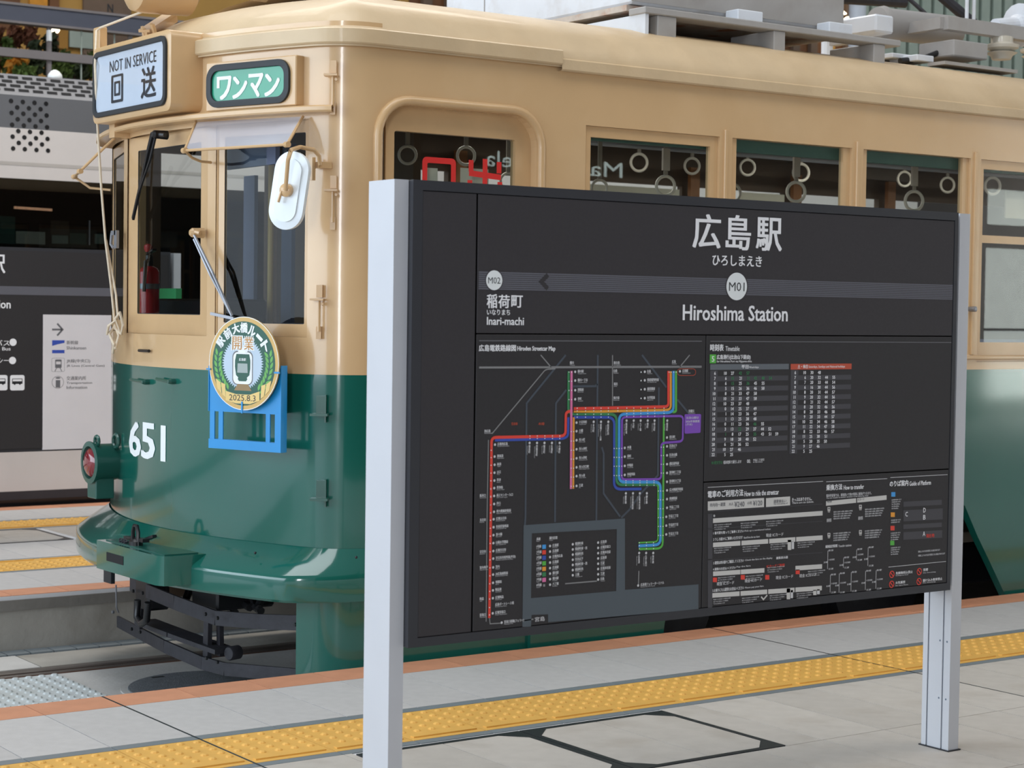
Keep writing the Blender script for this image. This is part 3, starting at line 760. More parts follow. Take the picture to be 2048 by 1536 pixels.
wk = {6: '10 27 42g 57g', 7: '6 15g 21 31g 42g 48g 54g', 8: '6 15g 25 36g 45 55', 9: '5 15 26 36 46 58', 10: '8 21 33 47 58', 11: '10 21 33 47 58', 12: '10 23 37 48', 13: '0 14 25 37 49', 14: '1 14 23 36 47', 15: '1 13 25 38 48',
      16: '0 11 23 36 46g 55', 17: '3 13 22g 29 37 44 52', 18: '1g 8 17 25 35g 43 51 59', 19: '9 18 28 40 52', 20: '6 21 36 52', 21: '10 27 46', 22: '5 25'}
ho = {6: '10 30 48', 7: '6 20 32 44 55', 8: '7 20 33 44 54', 9: '6 16 30 44 56', 10: '8 20 31 44 57', 11: '9 20 32 44 56', 12: '8 21 32 44 57', 13: '8 20 32 46 56', 14: '8 20 33 46 58', 15: '9 20 33 44 57', 16: '10 22 34 46 58',
      17: '11 22 34 47 58', 18: '8 22 33 46 57', 19: '11 25 38 51', 20: '5 20 35 50', 21: '9 27 46', 22: '5 25'}
def cell(mb, s_, X, Y):
    u, v = T(X, Y); a, b = SP(u, v); k = abs(az(u, v)-az(u, v+1))
    mb.text(s_, pl(.0006), a, b-k*3.2, em=k*9.0, xs=0.92, al='r', bold=0.025)
for i, h in enumerate(range(6, 23)):
    Y = 443+52*i; dx = -(Y-443)*0.013
    if i % 2: p, q = T(105+dx, Y-26), T(905+dx, Y+26); RC(rg, *p, *q, c=.0001)
    p, q = T(105+dx, Y-26), T(182+dx, Y+26); RC(hours, *p, *q, c=.0002)
    cell(tm, str(h), 160+dx, Y)
    for X, s_ in zip((272, 348, 428, 506, 583, 661, 736, 808), wk[h].split()):
        cell(tg if s_.endswith('g') else tm, s_.rstrip('g'), X+dx, Y-(X-160)*0.006)
    Y = 436+50.3*i; dx = -(Y-443)*0.017
    if i % 2: p, q = T(930+dx, Y-25), T(1550+dx, Y+25); RC(rg, *p, *q, c=.0001)
    p, q = T(930+dx, Y-25), T(1008+dx, Y+25); RC(hours, *p, *q, c=.0002)
    cell(tm, str(h), 982+dx, Y)
    for X, s_ in zip((1084, 1160, 1236, 1310, 1384), ho[h].split()): cell(tm, s_, X+dx, Y-(X-980)*0.006)
stuff(rg.build('timetable_row_band', row_grey, time_p)); stuff(hours.build('hour_column', row_grey, time_p))
p, q = T(118, 1340), T(230, 1375); LB(tg, '00 緑文字は', *p, *q)
p, q = T(240, 1334), T(424, 1368); LB(tm, '低床電車で運行します', *p, *q); p, q = T(482, 1325), T(518, 1362); LB(tm, '00.', *p, *q)
p, q = T(545, 1318), T(658, 1342); LB(tm, '宇品二丁目行', *p, *q); p, q = T(545, 1346), T(640, 1360); LB(tm, 'for Ujina 2-chome', *p, *q)
stuff(tm.build('timetable_lettering', offwhite, time_p)); stuff(tg.build('timetable_lettering_green', c_gr, time_p))
# ---- guide panel print
Gp = lambda X, Y: (1400+X/3.938, 940+Y/3.938)
gw = MB(); gd = MB(); gb = MB(); gr = MB(); gk = MB(); gs = MB()
def GL(mb, s_, x0, y0, x1, y1, c=.0006, bold=0.015):
    p, q = Gp(x0, y0), Gp(x1, y1); LB(mb, s_, *p, *q, c=c, bold=bold)
def GR(mb, x0, y0, x1, y1, c=.0003, sl=0.0):
    P = [SP(*Gp(x0, y1)), SP(*Gp(x1, y1+sl)), SP(*Gp(x1, y0+sl)), SP(*Gp(x0, y0))]; mb.sheet(SF, P, C0+c)
SL = -0.095
for x0, y0, x1 in ((62, 137, 970), (995, 93, 1475), (1500, 60, 1950), (1485, 765, 1938)): LN(gd, [Gp(x0, y0), Gp(x1, y0+(x1-x0)*SL*0.55 if y0 < 200 else y0-45)], 1.0)
for x0, y0, x1 in ((62, 465, 965), (62, 712, 965), (62, 330, 965)): LN(gs, [Gp(x0, y0), Gp(x1, y0-62)], 1.0)
GL(gw, '電車のご利用方法', 62, 158, 340, 212, bold=0.03); GL(gw, 'How to ride the streetcar', 350, 160, 620, 200, bold=0.02)
GL(gw, '乗換方法', 995, 112, 1120, 158, bold=0.03); GL(gw, 'How to transfer', 1132, 118, 1290, 152, bold=0.02)
GL(gw, 'のりば案内', 1495, 82, 1640, 128, bold=0.03); GL(gw, 'Guide of Platform', 1650, 86, 1818, 120, bold=0.02)
GR(gb, 62, 248, 505, 320, sl=-28); GR(gb, 520, 222, 710, 292, sl=-14)
GL(gk, '市内均一運賃', 78, 258, 200, 288, .0006); GL(gk, '大人', 228, 256, 262, 280, .0006); GL(gk, '¥240', 272, 248, 350, 290, .0006); GL(gk, '小児', 372, 248, 408, 272, .0006); GL(gk, '¥120', 418, 240, 490, 280, .0006)
GL(gk, '運賃後払い', 580, 232, 680, 258, .0006); GL(gk, 'Pay when getting off', 582, 260, 690, 272, .0006)
GL(gw, 'きっぷはありません。', 725, 216, 880, 244); GL(gd, 'There are no tickets.', 725, 246, 896, 262)
for (y0, y1) in ((345, 458), (470, 700), (712, 1085)): GR(gs, 62, y0, 98, y1)
GR(gb, 103, 382, 966, 418, sl=-60)
def heads(y, xs_, sl_=-0.068):
    for x0, x1 in xs_: GR(gb, x0, y+(x0-103)*sl_, x1, y+36+(x0-103)*sl_, sl=(x1-x0)*sl_)
heads(573, ((103, 318), (327, 537), (545, 752), (758, 966)))
heads(800, ((103, 318), (322, 508), (752, 962)))
heads(970, ((98, 312), (320, 530), (538, 745), (752, 960)))
for s_, x0, y0, x1, y1 in (('1 番号票を取ってご乗車ください', 105, 478, 345, 500), ('2 うしろ扉からご乗車いただけます', 105, 526, 335, 552), ('3 運賃は表示器でご確認してください', 105, 710, 345, 735), ('4 運賃のお支払いください', 103, 764, 280, 786), ('5 お乗りになる運賃をお支払いください', 100, 925, 345, 952), ('0', 106, 352, 118, 370)): GL(gw, s_, x0, y0, x1, y1)
for s_, x0, y0, x1, y1 in (('Pick up a numbered ticket', 352, 466, 556, 482), ('Board from the rear doors', 345, 520, 470, 536), ('Check the fare on the display', 355, 694, 570, 712), ('Pay the fare', 288, 752, 398, 768), ('Please pay your fare', 355, 914, 500, 930)): GL(gd, s_, x0, y0, x1, y1)
for x, y in ((112, 425), (320, 412), (520, 398), (110, 610), (335, 598), (555, 580), (768, 566), (140, 840), (360, 828), (530, 760), (850, 790), (105, 1010), (330, 1000), (548, 980), (760, 965)):
    for k, wd in enumerate((150, 130, 100)):
        GL(gd, '現金でお支払いの場合は運賃箱へ'[k:12-k*2], x, y+k*18, x+wd*0.9, y+k*18+9)
for x, y in ((118, 865), (338, 845), (530, 845), (770, 802)): GR(gr, x-16, y-18, x+16, y+18)
for x, y in ((200, 892), (420, 868), (665, 842), (850, 828), (588, 510)): GL(gd, '現金 ICカード', x-68, y-14, x+68, y+14)
GL(gr, 'ICカードご利用', 525, 742, 665, 764); GL(gw, '運賃表示器', 600, 680, 692, 700)
for x, y, h in ((705, 590, 80), (697, 975, 86)): GR(gb, x-14, y-h/2, x+14, y+h/2); GR(gd, x+18, y-h/3, x+36, y+h/2-8)
GR(gb, 892, 945, 918, 985); GR(gd, 922, 940, 944, 978)
LN(gb, [Gp(482, 998), Gp(500, 1020), Gp(530, 985)], 3.0, .0004)
GL(gd, '電車停留場では、乗換扱いで他の電車に乗換ができます。', 995, 180, 1350, 204); GL(gd, 'You can transfer to another streetcar at the following stops', 995, 206, 1325, 220)
heads(335, ((993, 1230), (1238, 1470)), -0.1); GL(gk, '現金', 1000, 238, 1040, 256, .0006); GL(gk, 'ICカード', 1244, 222, 1294, 240, .0006)
for x in (1016, 1264):
    for y in (312-(x-1016)*.07, 516-(x-1016)*.09):
        GR(gb, x-11, y-20, x+11, y+10); GR(gk, x-7, y-14, x+7, y-2, .0006); GR(gb, x-8, y+13, x-2, y+22); GR(gb, x+2, y+13, x+8, y+22)
    for k in range(4):
        GL(gd, '電車をお降りの際に乗換をお申出', x+36, 320+k*18-(x-1016)*.08, x+185-k*8, 332+k*18-(x-1016)*.08)
        GL(gd, '次の電車で乗換券を運賃箱に入れ', x+34, 490+k*18-(x-1016)*.08, x+170-k*8, 502+k*18-(x-1016)*.08)
    GL(gd, '乗換停留場', x-18, 382-(x-1016)*.07, x+18, 410-(x-1016)*.07)
GL(gw, '乗換指定停留場', 988, 588, 1082, 612); GL(gd, 'Transfer stations', 1090, 586, 1192, 604)
for x, y0, y1 in ((1008, 635, 780), (1132, 690, 770), (1235, 625, 710), (1325, 610, 755), (1028, 825, 965), (1098, 815, 965), (1192, 805, 955), (1305, 795, 945), (1388, 790, 935)):
    LN(gd, [Gp(x, y0), Gp(x-3, y1)], 1.1)
    for k, s_ in enumerate(('横川駅', '十日市町', '江波')):
        yy = y0+(y1-y0)*k/2; GL(gd, s_, x+4, yy-9, x+42+10*(k == 1), yy+5)
    GL(gd, '土橋・紙屋町', x-34, (y0+y1)/2+12, x-4, (y0+y1)/2+26)
for c_, x, y in ((c_lb, 1523, 192), (c_or, 1519, 352), (c_red, 1517, 458), (c_lg, 1515, 575)):
    q_ = MB(); GR(q_, x-16, y-18, x+16, y+18); q_.build('platform_colour_square', c_, how_p)
for x, y, n in ((1510, 228, 5), (1505, 388, 2), (1503, 490, 4), (1503, 605, 4)):
    for k in range(n): GL(gd, '広島港方面へ行き' if k < 2 else 'for Hiroshima', x, y+k*17, x+75-6*k, y+k*17+11)
for y0, y1, x1 in ((250, 290, 1905), (318, 405, 1912), (430, 465, 1905), (490, 550, 1908)): GR(gs, 1602, y0, x1, y1, .0002, sl=-16)
for s_, x, y in (('C', 1627, 348), ('D', 1768, 316), ('B', 1767, 372), ('A', 1764, 502)): GL(gw, s_, x-9, y-18, x+9, y+18)
GL(gr, '現在地', 1782, 502, 1845, 532, .0006)
for k in range(2): GL(gd, '列車によりのりばが変更になる場合があります', 1718, 628+k*30, 1890+k*40, 644+k*30)
for x, y, s_, e_ in ((1512, 822, '危険物持込禁止', 'No Dangerous Goods'), (1728, 800, '禁煙', 'No Smoking'), (1510, 900, '火気厳禁', 'No Open Flame'), (1726, 878, '駆け込み乗車禁止', 'No Rushing')):
    u, v = Gp(x, y); a, b = SP(u, v); k = abs(az(u, v)-az(u, v+1))
    gr.sheet(SF, circ(a, b, k*7.2, n=20), C0+.0003, [circ(a, b, k*5.4, n=20)]); gr.line(SF, [(a-k*4, b+k*4), (a+k*4, b-k*4)], k*2, C0+.0003)
    GL(gw, s_, x+30, y-26, x+30+19*len(s_), y-4); GL(gd, e_, x+30, y+2, x+128, y+12)
stuff(gw.build('guide_lettering', offwhite, how_p)); stuff(gd.build('guide_small_print', dimwhite, how_p)); stuff(gb.build('guide_pale_bar', mat('guide_bar_pale', (212, 210, 206), 0.6, var=0.02), how_p))
stuff(gr.build('guide_red_mark', c_red, how_p)); stuff(gk.build('guide_dark_lettering', inkgrey, how_p)); stuff(gs.build('guide_grey_bar', row_grey, how_p))
# ---- the second board on the island platform: same structure, other print
YF = 10.88
isl = thing('station_sign', (4.0, YF+0.08, 0), 'distant black station board with a white direction panel on the island platform', 'station sign', 'black platform station name boards')
FF = Fr((0, YF, 0), (1, 0, 0), (0, 0, 1))
IX1 = 5.06
make_post(IX1+0.03, IX1+0.078, YF+0.02, YF+0.14, 1.76, False, isl)
make_post(IX1-2.12, IX1-2.076, YF+0.02, YF+0.14, 1.76, False, isl)
MB().box(IX1-2.075, IX1, YF+0.006, YF+0.137, 0.545, 1.765).build('board_body', sgn_frame, isl)
def FP(u, v):
    p = PY(u, v, YF); return p.x, p.z
bp = MB().fbox(FF, IX1-2.05, IX1-0.016, 0.565, 1.745, -0.006, -0.001).build('name_panel', sgn_face2, isl)
wx0, wz0 = FP(85, 903); wz1 = FP(85, 629)[1]
wp = MB().fbox(FF, wx0, IX1-0.02, wz0+0.01, wz1, -0.004, 0.001).build('direction_panel', mat('sign_pale_grey', (226, 222, 224), 0.6, var=0.02), isl)
def FL(mb, s_, u0, v0, u1, v1, c=.0016, bold=0.012):
    a0, b0 = FP(u0, v1); a1, b1 = FP(u1, v0); mb.text(s_, lambda a, b: FF.p(a, b, c), a0, b0, h=b1-b0, w=a1-a0, bold=bold)
q = MB(); z0, z1 = FP(0, 589)[1], FP(0, 572)[1]
q.sheet(FF, [(IX1-2.05, z0), (IX1-.02, z0), (IX1-.02, z1), (IX1-2.05, z1)], .0002); q.build('route_band', stripe, bp)
q = MB(); FL(q, '広島駅', -92, 508, 10, 544, .0004, 0.02); FL(q, 'Hiroshima Station', -128, 600, 21, 615, .0004, 0.02)
FL(q, '路線バス', -40, 680, 19, 692, .0004); FL(q, 'Route Bus', -30, 694, 21, 701, .0004); FL(q, 'タクシー', -28, 715, 17, 727, .0004)
a, b = FP(26, 684.5); q.sheet(FF, circ(a, b, 0.022), .0004); a, b = FP(25, 721); q.sheet(FF, circ(a, b, 0.022), .0004)
for u0, u1 in ((20, 49), (-14, 15)):
    a0, b0 = FP(u0, 781); a1, b1 = FP(u1, 750); q.sheet(FF, rrect(a0, a1, b0, b1, 0.012), .0004)
stuff(q.build('board_lettering', offwhite, bp))
q = MB()
for u0, u1 in ((24, 45), (-10, 11)):
    a0, b0 = FP(u0, 768); a1, b1 = FP(u1, 757)
    q.sheet(FF, rrect(a0, a1, b0, b1, 0.004), .0006, [rrect(a0+.004, a1-.004, b0+.016, b1-.004, .002)])
    for f in (0.25, 0.75): q.sheet(FF, circ(a0+(a1-a0)*f, b0, 0.006, n=10), .0006)
stuff(q.build('bus_symbol', ink, bp))
q = MB()
(xa, za), (xb, zb_) = FP(104, 659), FP(125, 659)
q.line(FF, [(xa, za), (xb-.004, za)], 0.011, .0016); q.line(FF, [(xb-.034, za+.036), (xb, za), (xb-.034, za-.036)], 0.011, .0016)
FL(q, '新幹線', 133, 681, 156, 689); FL(q, 'Shinkansen', 133, 692.5, 172, 699); FL(q, 'JR線(中央口)', 133, 718, 180, 726.5); FL(q, 'JR Lines (Central Gate)', 133, 729, 209, 735)
FL(q, '交通案内所', 133, 752, 172, 760.5); FL(q, 'Transportation', 133, 763, 184, 769.5); FL(q, 'Information', 133, 771.5, 174, 778)
a, b = FP(115.5, 764.5); q.sheet(FF, circ(a, b, 0.038), .0012, [circ(a, b, 0.0355)])
FL(q, 'i', 111.5, 754, 120, 775)
a0, b0 = FP(103, 743.5); a1, b1 = FP(129, 716); q.sheet(FF, rrect(a0, a1, b0, b1, .008), .0012, [rrect(a0+.0015, a1-.0015, b0+.0015, b1-.0015, .007)])
a0, b0 = FP(110, 736); a1, b1 = FP(123, 719); q.sheet(FF, rrect(a0, a1, b0, b1, .005), .0016, [rrect(a0+.005, a1-.005, b0+.022, b1-.012, .003)])
q.line(FF, [(a0-.002, b0-.02), (a0+.010, b0)], .004, .0016); q.line(FF, [(a1+.002, b0-.02), (a1-.010, b0)], .004, .0016)
stuff(q.build('direction_lettering', inkgrey, wp))
q = MB(); a0, b0 = FP(104, 706.5); a1, b1 = FP(129, 680.5)
h_ = b1-b0; w_ = a1-a0
q.sheet(FF, [(a0, b0), (a1, b0), (a1, b0+h_*.25), (a0, b0+h_*.25)], .0014); q.sheet(FF, [(a0, b0+h_*.56), (a0+w_*.4, b0+h_*.68), (a1, b0+h_*.80), (a1, b1), (a0, b1)], .0014)
q.build('bullet_train_symbol', c_db, wp)
# ================================================================== STREETCAR
SY, FYY = 6.48, 8.72
tram = thing('streetcar', (8.0, 7.6, -0.28), 'vintage cream and green streetcar numbered 651 standing at the platform', 'streetcar')
def bez(p, q, r, n):
    return [((1-t)**2*p[0]+2*t*(1-t)*q[0]+t*t*r[0], (1-t)**2*p[1]+2*t*(1-t)*q[1]+t*t*r[1]) for t in [i/n for i in range(n+1)]]
def outline(x_near=3.92, x_far=3.92, cuts=(), side=()):
    ys = sorted(set([round(6.62+0.07*i, 4) for i in range(29)]+[c for c in cuts if 6.62 < c < 8.58]))
    P = [(x, SY) for x in sorted(set([x_near]+[s for s in side if s > 3.9]), reverse=True) if x > 3.9]
    P += bez((3.90, SY), (3.744, SY), (FX(6.62), 6.62), 8)
    P += [(FX(y), y) for y in ys if 6.63 < y < 8.57]
    P += bez((FX(8.58), 8.58), (3.744, FYY), (3.90, FYY), 8)
    P += [(x, FYY) for x in sorted(set([x_far]+[s for s in side if s > 3.9])) if x > 3.9]
    out = []
    for i, (x, y) in enumerate(P):
        a, b = P[max(i-1, 0)], P[min(i+1, len(P)-1)]
        tx, ty = b[0]-a[0], b[1]-a[1]; l = math.hypot(tx, ty)
        out.append((x, y, -ty/l, tx/l))
    return out
def skin(mb, pts, zr, o=0.0, skip=None):
    """sweep rows (z, offset) along an outline; outward facing"""
    rows = [(z if isinstance(z, tuple) else (z, o)) for z in zr]
    base = len(mb.v); n = len(pts)
    for z, off in rows:
        for p in pts:
            oo = off(p) if callable(off) else off
            mb.v.append((p[0]+p[2]*oo, p[1]+p[3]*oo, z))
    for r in range(len(rows)-1):
        for i in range(n-1):
            if skip and skip((pts[i][0]+pts[i+1][0])/2, (pts[i][1]+pts[i+1][1])/2, (rows[r][0]+rows[r+1][0])/2): continue
            mb.f.append((base+r*n+i, base+(r+1)*n+i, base+(r+1)*n+i+1, base+r*n+i+1))
    return mb
WIN = [(6.632, 7.122, 1.308, 2.175), (7.175, 7.965, 1.303, 2.175), (8.03, 8.555, 1.308, 2.175)]
GLS = [(6.650, 7.078, 1.360, 2.125), (7.248, 7.868, 1.390, 2.115), (8.075, 8.535, 1.360, 2.125)]
cuts = [c for w_ in WIN for c in w_[:2]]
front = outline(cuts=cuts)
ZB_ = 1.161
hole = lambda x, y, z: any(w_[0] < y < w_[1] and w_[2] < z < w_[3] and x < 3.8 for w_ in WIN)
mb = MB(); skin(mb, front, [ZB_, 1.303, 1.308, 2.175, 2.30, 2.46, 2.56], 0.0, hole); skin(mb, [(p[0], p[1], p[2], p[3]) for p in front][::-1], [ZB_, 1.303, 1.308, 2.175, 2.46], -0.035, lambda x, y, z: 1.303 < z < 2.175)
upper = mb.build('front_upper_panel', cream, tram, smooth=30)
mb = MB(); skin(mb, front, [0.30, 0.45, 0.8, ZB_]); lower = mb.build('front_lower_panel', green, tram, smooth=30)
# pillars between the front windows sit a little back
for y0, y1 in ((7.122, 7.175), (7.965, 8.03)):
    MB().box(FX((y0+y1)/2)+0.010, FX((y0+y1)/2)+0.028, y0-0.01, y1+0.01, 1.29, 2.19).build('window_pillar', cream_part, tram)
for k, (w_, g) in enumerate(zip(WIN, GLS)):
    fr = Fr((FX(w_[1]), w_[1], 0), (FX(w_[0])-FX(w_[1]), w_[0]-w_[1], 0), (0, 0, 1))
    L = math.hypot(FX(w_[0])-FX(w_[1]), w_[0]-w_[1]); s_ = L/(w_[1]-w_[0])
    ga, gb_ = (w_[1]-g[1])*s_, (w_[1]-g[0])*s_
    c1 = -0.004 if k != 1 else -0.006
    f = MB().prism(fr, rrect(0.001, L-0.001, w_[2], w_[3], 0.004), -0.018, c1, [rrect(ga, gb_, g[2], g[3], 0.006)]).build('front_window_frame', cream_part, tram, bev=0.002)
    MB().fbox(fr, ga-0.004, gb_+0.004, g[2]-0.004, g[3]+0.004, -0.012, -0.010).build('window_glass', glass_f, f)
    gk_ = MB().prism(fr, rrect(ga-0.001, gb_+0.001, g[2]-.001, g[3]+.001, 0.006), -0.0095, -0.007, [rrect(ga+.003, gb_-.003, g[2]+.003, g[3]-.003, 0.006)]).build('window_seal', rubber, f)
# near side
NS = Fr((0, SY, 0), (1, 0, 0), (0, 0, 1))
DX0, DX1, DZ = 3.921, 4.688, 2.246
def arch(x0, x1, z, r, z0, n=7):
    P = [(x0, z0)]
    for i in range(n+1):
        a = math.pi-math.pi/2*i/n; P.append((x0+r+r*math.cos(a), z-r+r*math.sin(a)))
    for i in range(n+1):
        a = math.pi/2-math.pi/2*i/n; P.append((x1-r+r*math.cos(a), z-r+r*math.sin(a)))
    return P+[(x1, z0)]
SW = [(4.945+0.8395*k, 4.945+0.8395*k+0.763) for k in range(8)]
XE = 11.75
ou = [(3.92, ZB_)]+arch(DX0, DX1, DZ, 0.13, ZB_)+[(XE, ZB_), (XE, 2.50), (3.92, 2.50)]
MB().prism(NS, ou, -0.045, 0.0, [[(a, 1.20), (b, 1.20), (b, 2.227), (a, 2.227)] for a, b in SW]).build('side_upper_panel', cream, tram)
lo = [(DX1, -0.04), (5.42, -0.04), (5.50, 0.47), (7.40, 0.47), (7.50, 0.31), (7.60, 0.17), (7.745, -0.04), (XE, -0.04), (XE, ZB_), (DX1, ZB_)]
MB().prism(NS, lo, -0.045, 0.0).build('side_lower_panel', green, tram)
MB().box(3.92, DX1, 6.50, 6.545, -0.04, 0.30).build('door_step_panel', green, tram)
dmb = MB(); dp = arch(DX0-0.018, DX1+0.018, DZ+0.018, 0.148, 1.1)
dmb.tube([(x, SY-0.004, z) for x, z in dp], 0.020, 8); dmb.build('door_surround', cream_part, tram, smooth=60)
DF = Fr((0, SY+0.045, 0), (1, 0, 0), (0, 0, 1))
door = MB().prism(DF, [(3.968, 0.30), (4.70, 0.30), (4.70, 2.262), (3.968, 2.262)], -0.035, 0.0, [rrect(4.009, 4.607, 1.12, 2.145, 0.01)]).build('door', cream_part, tram)
MB().fbox(DF, 4.0, 4.615, 1.11, 2.15, -0.02, -0.016).build('door_glass', glass_m, door)
MB().fbox(DF, 3.925, 3.964, 0.30, 2.20, -0.035, -0.01).build('door_edge_rubber', steel, door)
MB().fbox(DF, 3.966, 4.70, 0.30, 1.09, -0.03, 0.003).build('door_lower_panel', green, door)
q = MB()
def QP(u, v):
    p = PY(u, v, SY+0.06); return p.x, p.z
def qrect(u0, v0, u1, v1): a0, b1 = QP(u0, v0); a1, b0 = QP(u1, v1); return [(a0, b0), (a1, b0), (a1, b1), (a0, b1)]
DG = Fr((0, SY+0.060, 0), (1, 0, 0), (0, 0, 1))
(a0, b1), (a1, b0) = QP(845, 313), QP(911, 400)
q.sheet(DG, rrect(a0, a1, b0, b1, 0.02), 0.0, [rrect(a0+.024, a1-.024, b0+.02, b1-.024, 0.006)])
wv = 0.024
x = lambda u: QP(u, 345)[0]; z = lambda v: QP(970, v)[1]
q.line(DG, [(x(970), z(318)), (x(970), z(405))], wv, 0)
for u0 in ((942, 998)): q.line(DG, [(x(u0), z(322)), (x(u0), z(345))], wv, 0)
q.line(DG, [(x(938), z(348)), (x(1002), z(353))], wv, 0.0002)
for u0 in ((940, 1000)): q.line(DG, [(x(u0), z(362)), (x(u0), z(398))], wv, 0)
q.line(DG, [(x(936), z(396)), (x(1004), z(401))], wv, 0.0002)
q.build('exit_sticker', redst, door)
q = MB(); q.sheet(DG, qrect(866, 334, 888, 380), -0.05); q.sheet(DG, qrect(934, 334, 990, 380), -0.05); q.build('pale_notice', card, door)
for k, (a, b) in enumerate(SW):
    top = 2.180 if k not in (1, 2) else 2.226
    ga, gb_ = a+0.037, b-0.045
    f = MB().prism(NS, [(a+.0005, 1.2005), (b-.0005, 1.2005), (b-.0005, 2.2265), (a+.0005, 2.2265)], -0.042, -0.014, [[(ga, 1.845), (gb_, 1.845), (gb_, top), (ga, top)], [(ga, 1.299), (gb_, 1.299), (gb_, 1.806), (ga, 1.806)]]).build('side_window', cream_part, tram)
    MB().fbox(NS, ga-.003, gb_+.003, 1.842, top+.003 if top < 2.2 else 2.226, -0.03, -0.027).build('window_glass', glass_m, f)
    MB().fbox(NS, ga-.003, gb_+.003, 1.296, 1.809, -0.036, -0.033).build('window_glass', glass_m, f)
    MB().fbox(NS, b+0.022, b+0.042, 1.236, 2.26, -0.002, 0.012).build('post_batten', cream_part, tram, bev=0.003)
MB().fbox(NS, 4.74, XE, 1.212, 1.232, -0.002, 0.016).build('window_sill', cream_part, tram, bev=0.004)
p = PY(1938, 618, SY); MB().lathe((p.x, SY-0.03, p.z), (0, -1, 0), [(-0.03, 0.012), (0, 0.014), (0.012, 0.014), (0.016, 0.008)], 12).build('side_stud', steel, tram, smooth=30)
# far side and interior
FS = Fr((0, FYY, 0), (1, 0, 0), (0, 0, 1))
MB().prism(FS, [(3.92, -0.04), (XE, -0.04), (XE, 2.50), (3.92, 2.50)], -0.045, 0.0, [[(a, 1.25), (b, 1.25), (b, 2.19), (a, 2.19)] for a, b in ((4.0, 4.6), *SW)]).build('far_side_panel', inner, tram)
for a, b in SW:
    MB().box(b+0.005, b+0.075, FYY-0.075, FYY-0.046, 1.2, 2.3).build('interior_post', inner_w, tram)
MB().box(4.35, XE, SY+0.05, FYY-0.05, 0.40, 0.44).build('interior_floor', inner, tram)
MB().box(3.90, XE, SY+0.05, FYY-0.05, 2.40, 2.43).build('interior_ceiling', ceil_w, tram)
MB().box(4.9, XE, SY+0.046, SY+0.075, 2.17, 2.225).build('interior_valance', inner_g, tram)
MB().box(XE-0.04, XE, SY, FYY, -0.04, 2.5).build('rear_panel', inner, tram)
for a, b in ((4.95, 8.2), (8.5, 11.4)):
    MB().box(a, b, FYY-0.5, FYY-0.05, 0.75, 0.90).box(a, b, FYY-0.14, FYY-0.05, 0.90, 1.28).build('bench_seat', shade_blue, tram, bev=0.02)
for (u0, v0, u1, v1) in ((1180, 368, 1358, 440), (1480, 384, 1568, 440), (2012, 382, 2080, 440)):
    p, q_ = PY(u0, v0, 8.60), PY(u1, v1, 8.60); MB().box(p.x, q_.x, 8.60, 8.61, q_.z, p.z).build('window_blind', card, tram)
for (u0, v0, u1, v1) in ((1730, 325, 1830, 365), (1650, 255, 1700, 300)):
    p, q_ = PY(u0, v0, 8.62), PY(u1, v1, 8.62); MB().box(p.x, q_.x, 8.62, 8.63, q_.z, p.z).build('advertising_card', mat('faded_card', (120, 108, 98), 0.6), tram)
for y in (6.95, 8.05):
    MB().tube([(4.9, y, 2.33), (XE-.1, y, 2.33)], 0.012, 8).build('grab_rail', steel, tram)
def strap(u, v, y, wpx, cover):
    c = PY(u, v, y); k = (PY(u+10, v, y)-PY(u, v, y)).length/10*0.86
    R = wpx*k/2
    st_ = MB().box(c.x-0.011, c.x+0.011, y-0.003, y+0.003, c.z+R, 2.325).build('hand_strap', strapb, tram)
    MB().ring((c.x, y, c.z), (-0.35, -0.93, 0), R*0.86, R*0.15, 28, 8).build('strap_ring', ringw, st_, smooth=60)
    if cover: MB().box(c.x-0.021, c.x+0.021, y-0.006, y+0.006, c.z+R+0.02, c.z+R+0.125).build('strap_cover', mat('strap_cover_pale', (188, 178, 168), 0.6) if 'strap_cover_pale' not in MATS else MATS['strap_cover_pale'], st_)
for a in ((1592, 384, 6.95, 38, 1), (1828, 402, 6.95, 36, 1), (1331, 372, 6.95, 40, 1), (1199, 376, 6.95, 34, 0), (1464, 386, 6.95, 36, 0),
          (1495, 335, 8.05, 31, 0), (1602, 345, 8.05, 33, 0), (1809, 358, 8.05, 27, 0), (1895, 370, 8.05, 27, 0), (1278, 325, 8.05, 36, 0), (1384, 332, 8.05, 32, 0), (1985, 372, 8.05, 30, 0),
          (932, 312, 7.3, 40, 0), (815, 310, 7.3, 40, 0), (1016, 362, 7.3, 34, 0)): strap(*a)
# cab: partition, pole, console, curtain
MB().box(4.62, 4.66, 7.35, 8.66, 0.44, 2.40).build('cab_partition', inner, tram)
p = F(497, 520, -0.95); MB().box(p.x, p.x+0.02, p.y-0.06, p.y+0.06, 0.9, 2.1).build('driver_curtain', shade_blue, tram)
p = F(572, 560, -0.8); MB().box(p.x, p.x+0.02, p.y-0.05, p.y+0.05, 0.9, 2.2).build('driver_curtain', shade_blue, tram)
p = F(541, 520, -0.7); MB().tube([(p.x, p.y, 0.44), (p.x, p.y, 2.4)], 0.014, 10).build('brass_pole', gold, tram)
p0, p1 = F(312, 597, -0.22), F(392, 632, -0.22); MB().box(p0.x, p0.x+0.22, p1.y, p0.y, 0.6, p0.z).build('driver_console', blackm, tram, bev=0.01)
q0, q1 = F(312, 577, -0.34), F(358, 600, -0.34); MB().box(q0.x, q0.x+0.03, q1.y, q0.y, q1.z, q0.z).build('console_screen', mat('screen_green', (60, 140, 90), 0.3, emit=0.35), tram)
q0, q1 = F(450, 310, -0.12), F(604, 326, -0.12); MB().box(q0.x, q0.x+0.02, q1.y, q0.y, q1.z-.01, q0.z+.05).build('cab_sun_blind', shade_blue, tram)
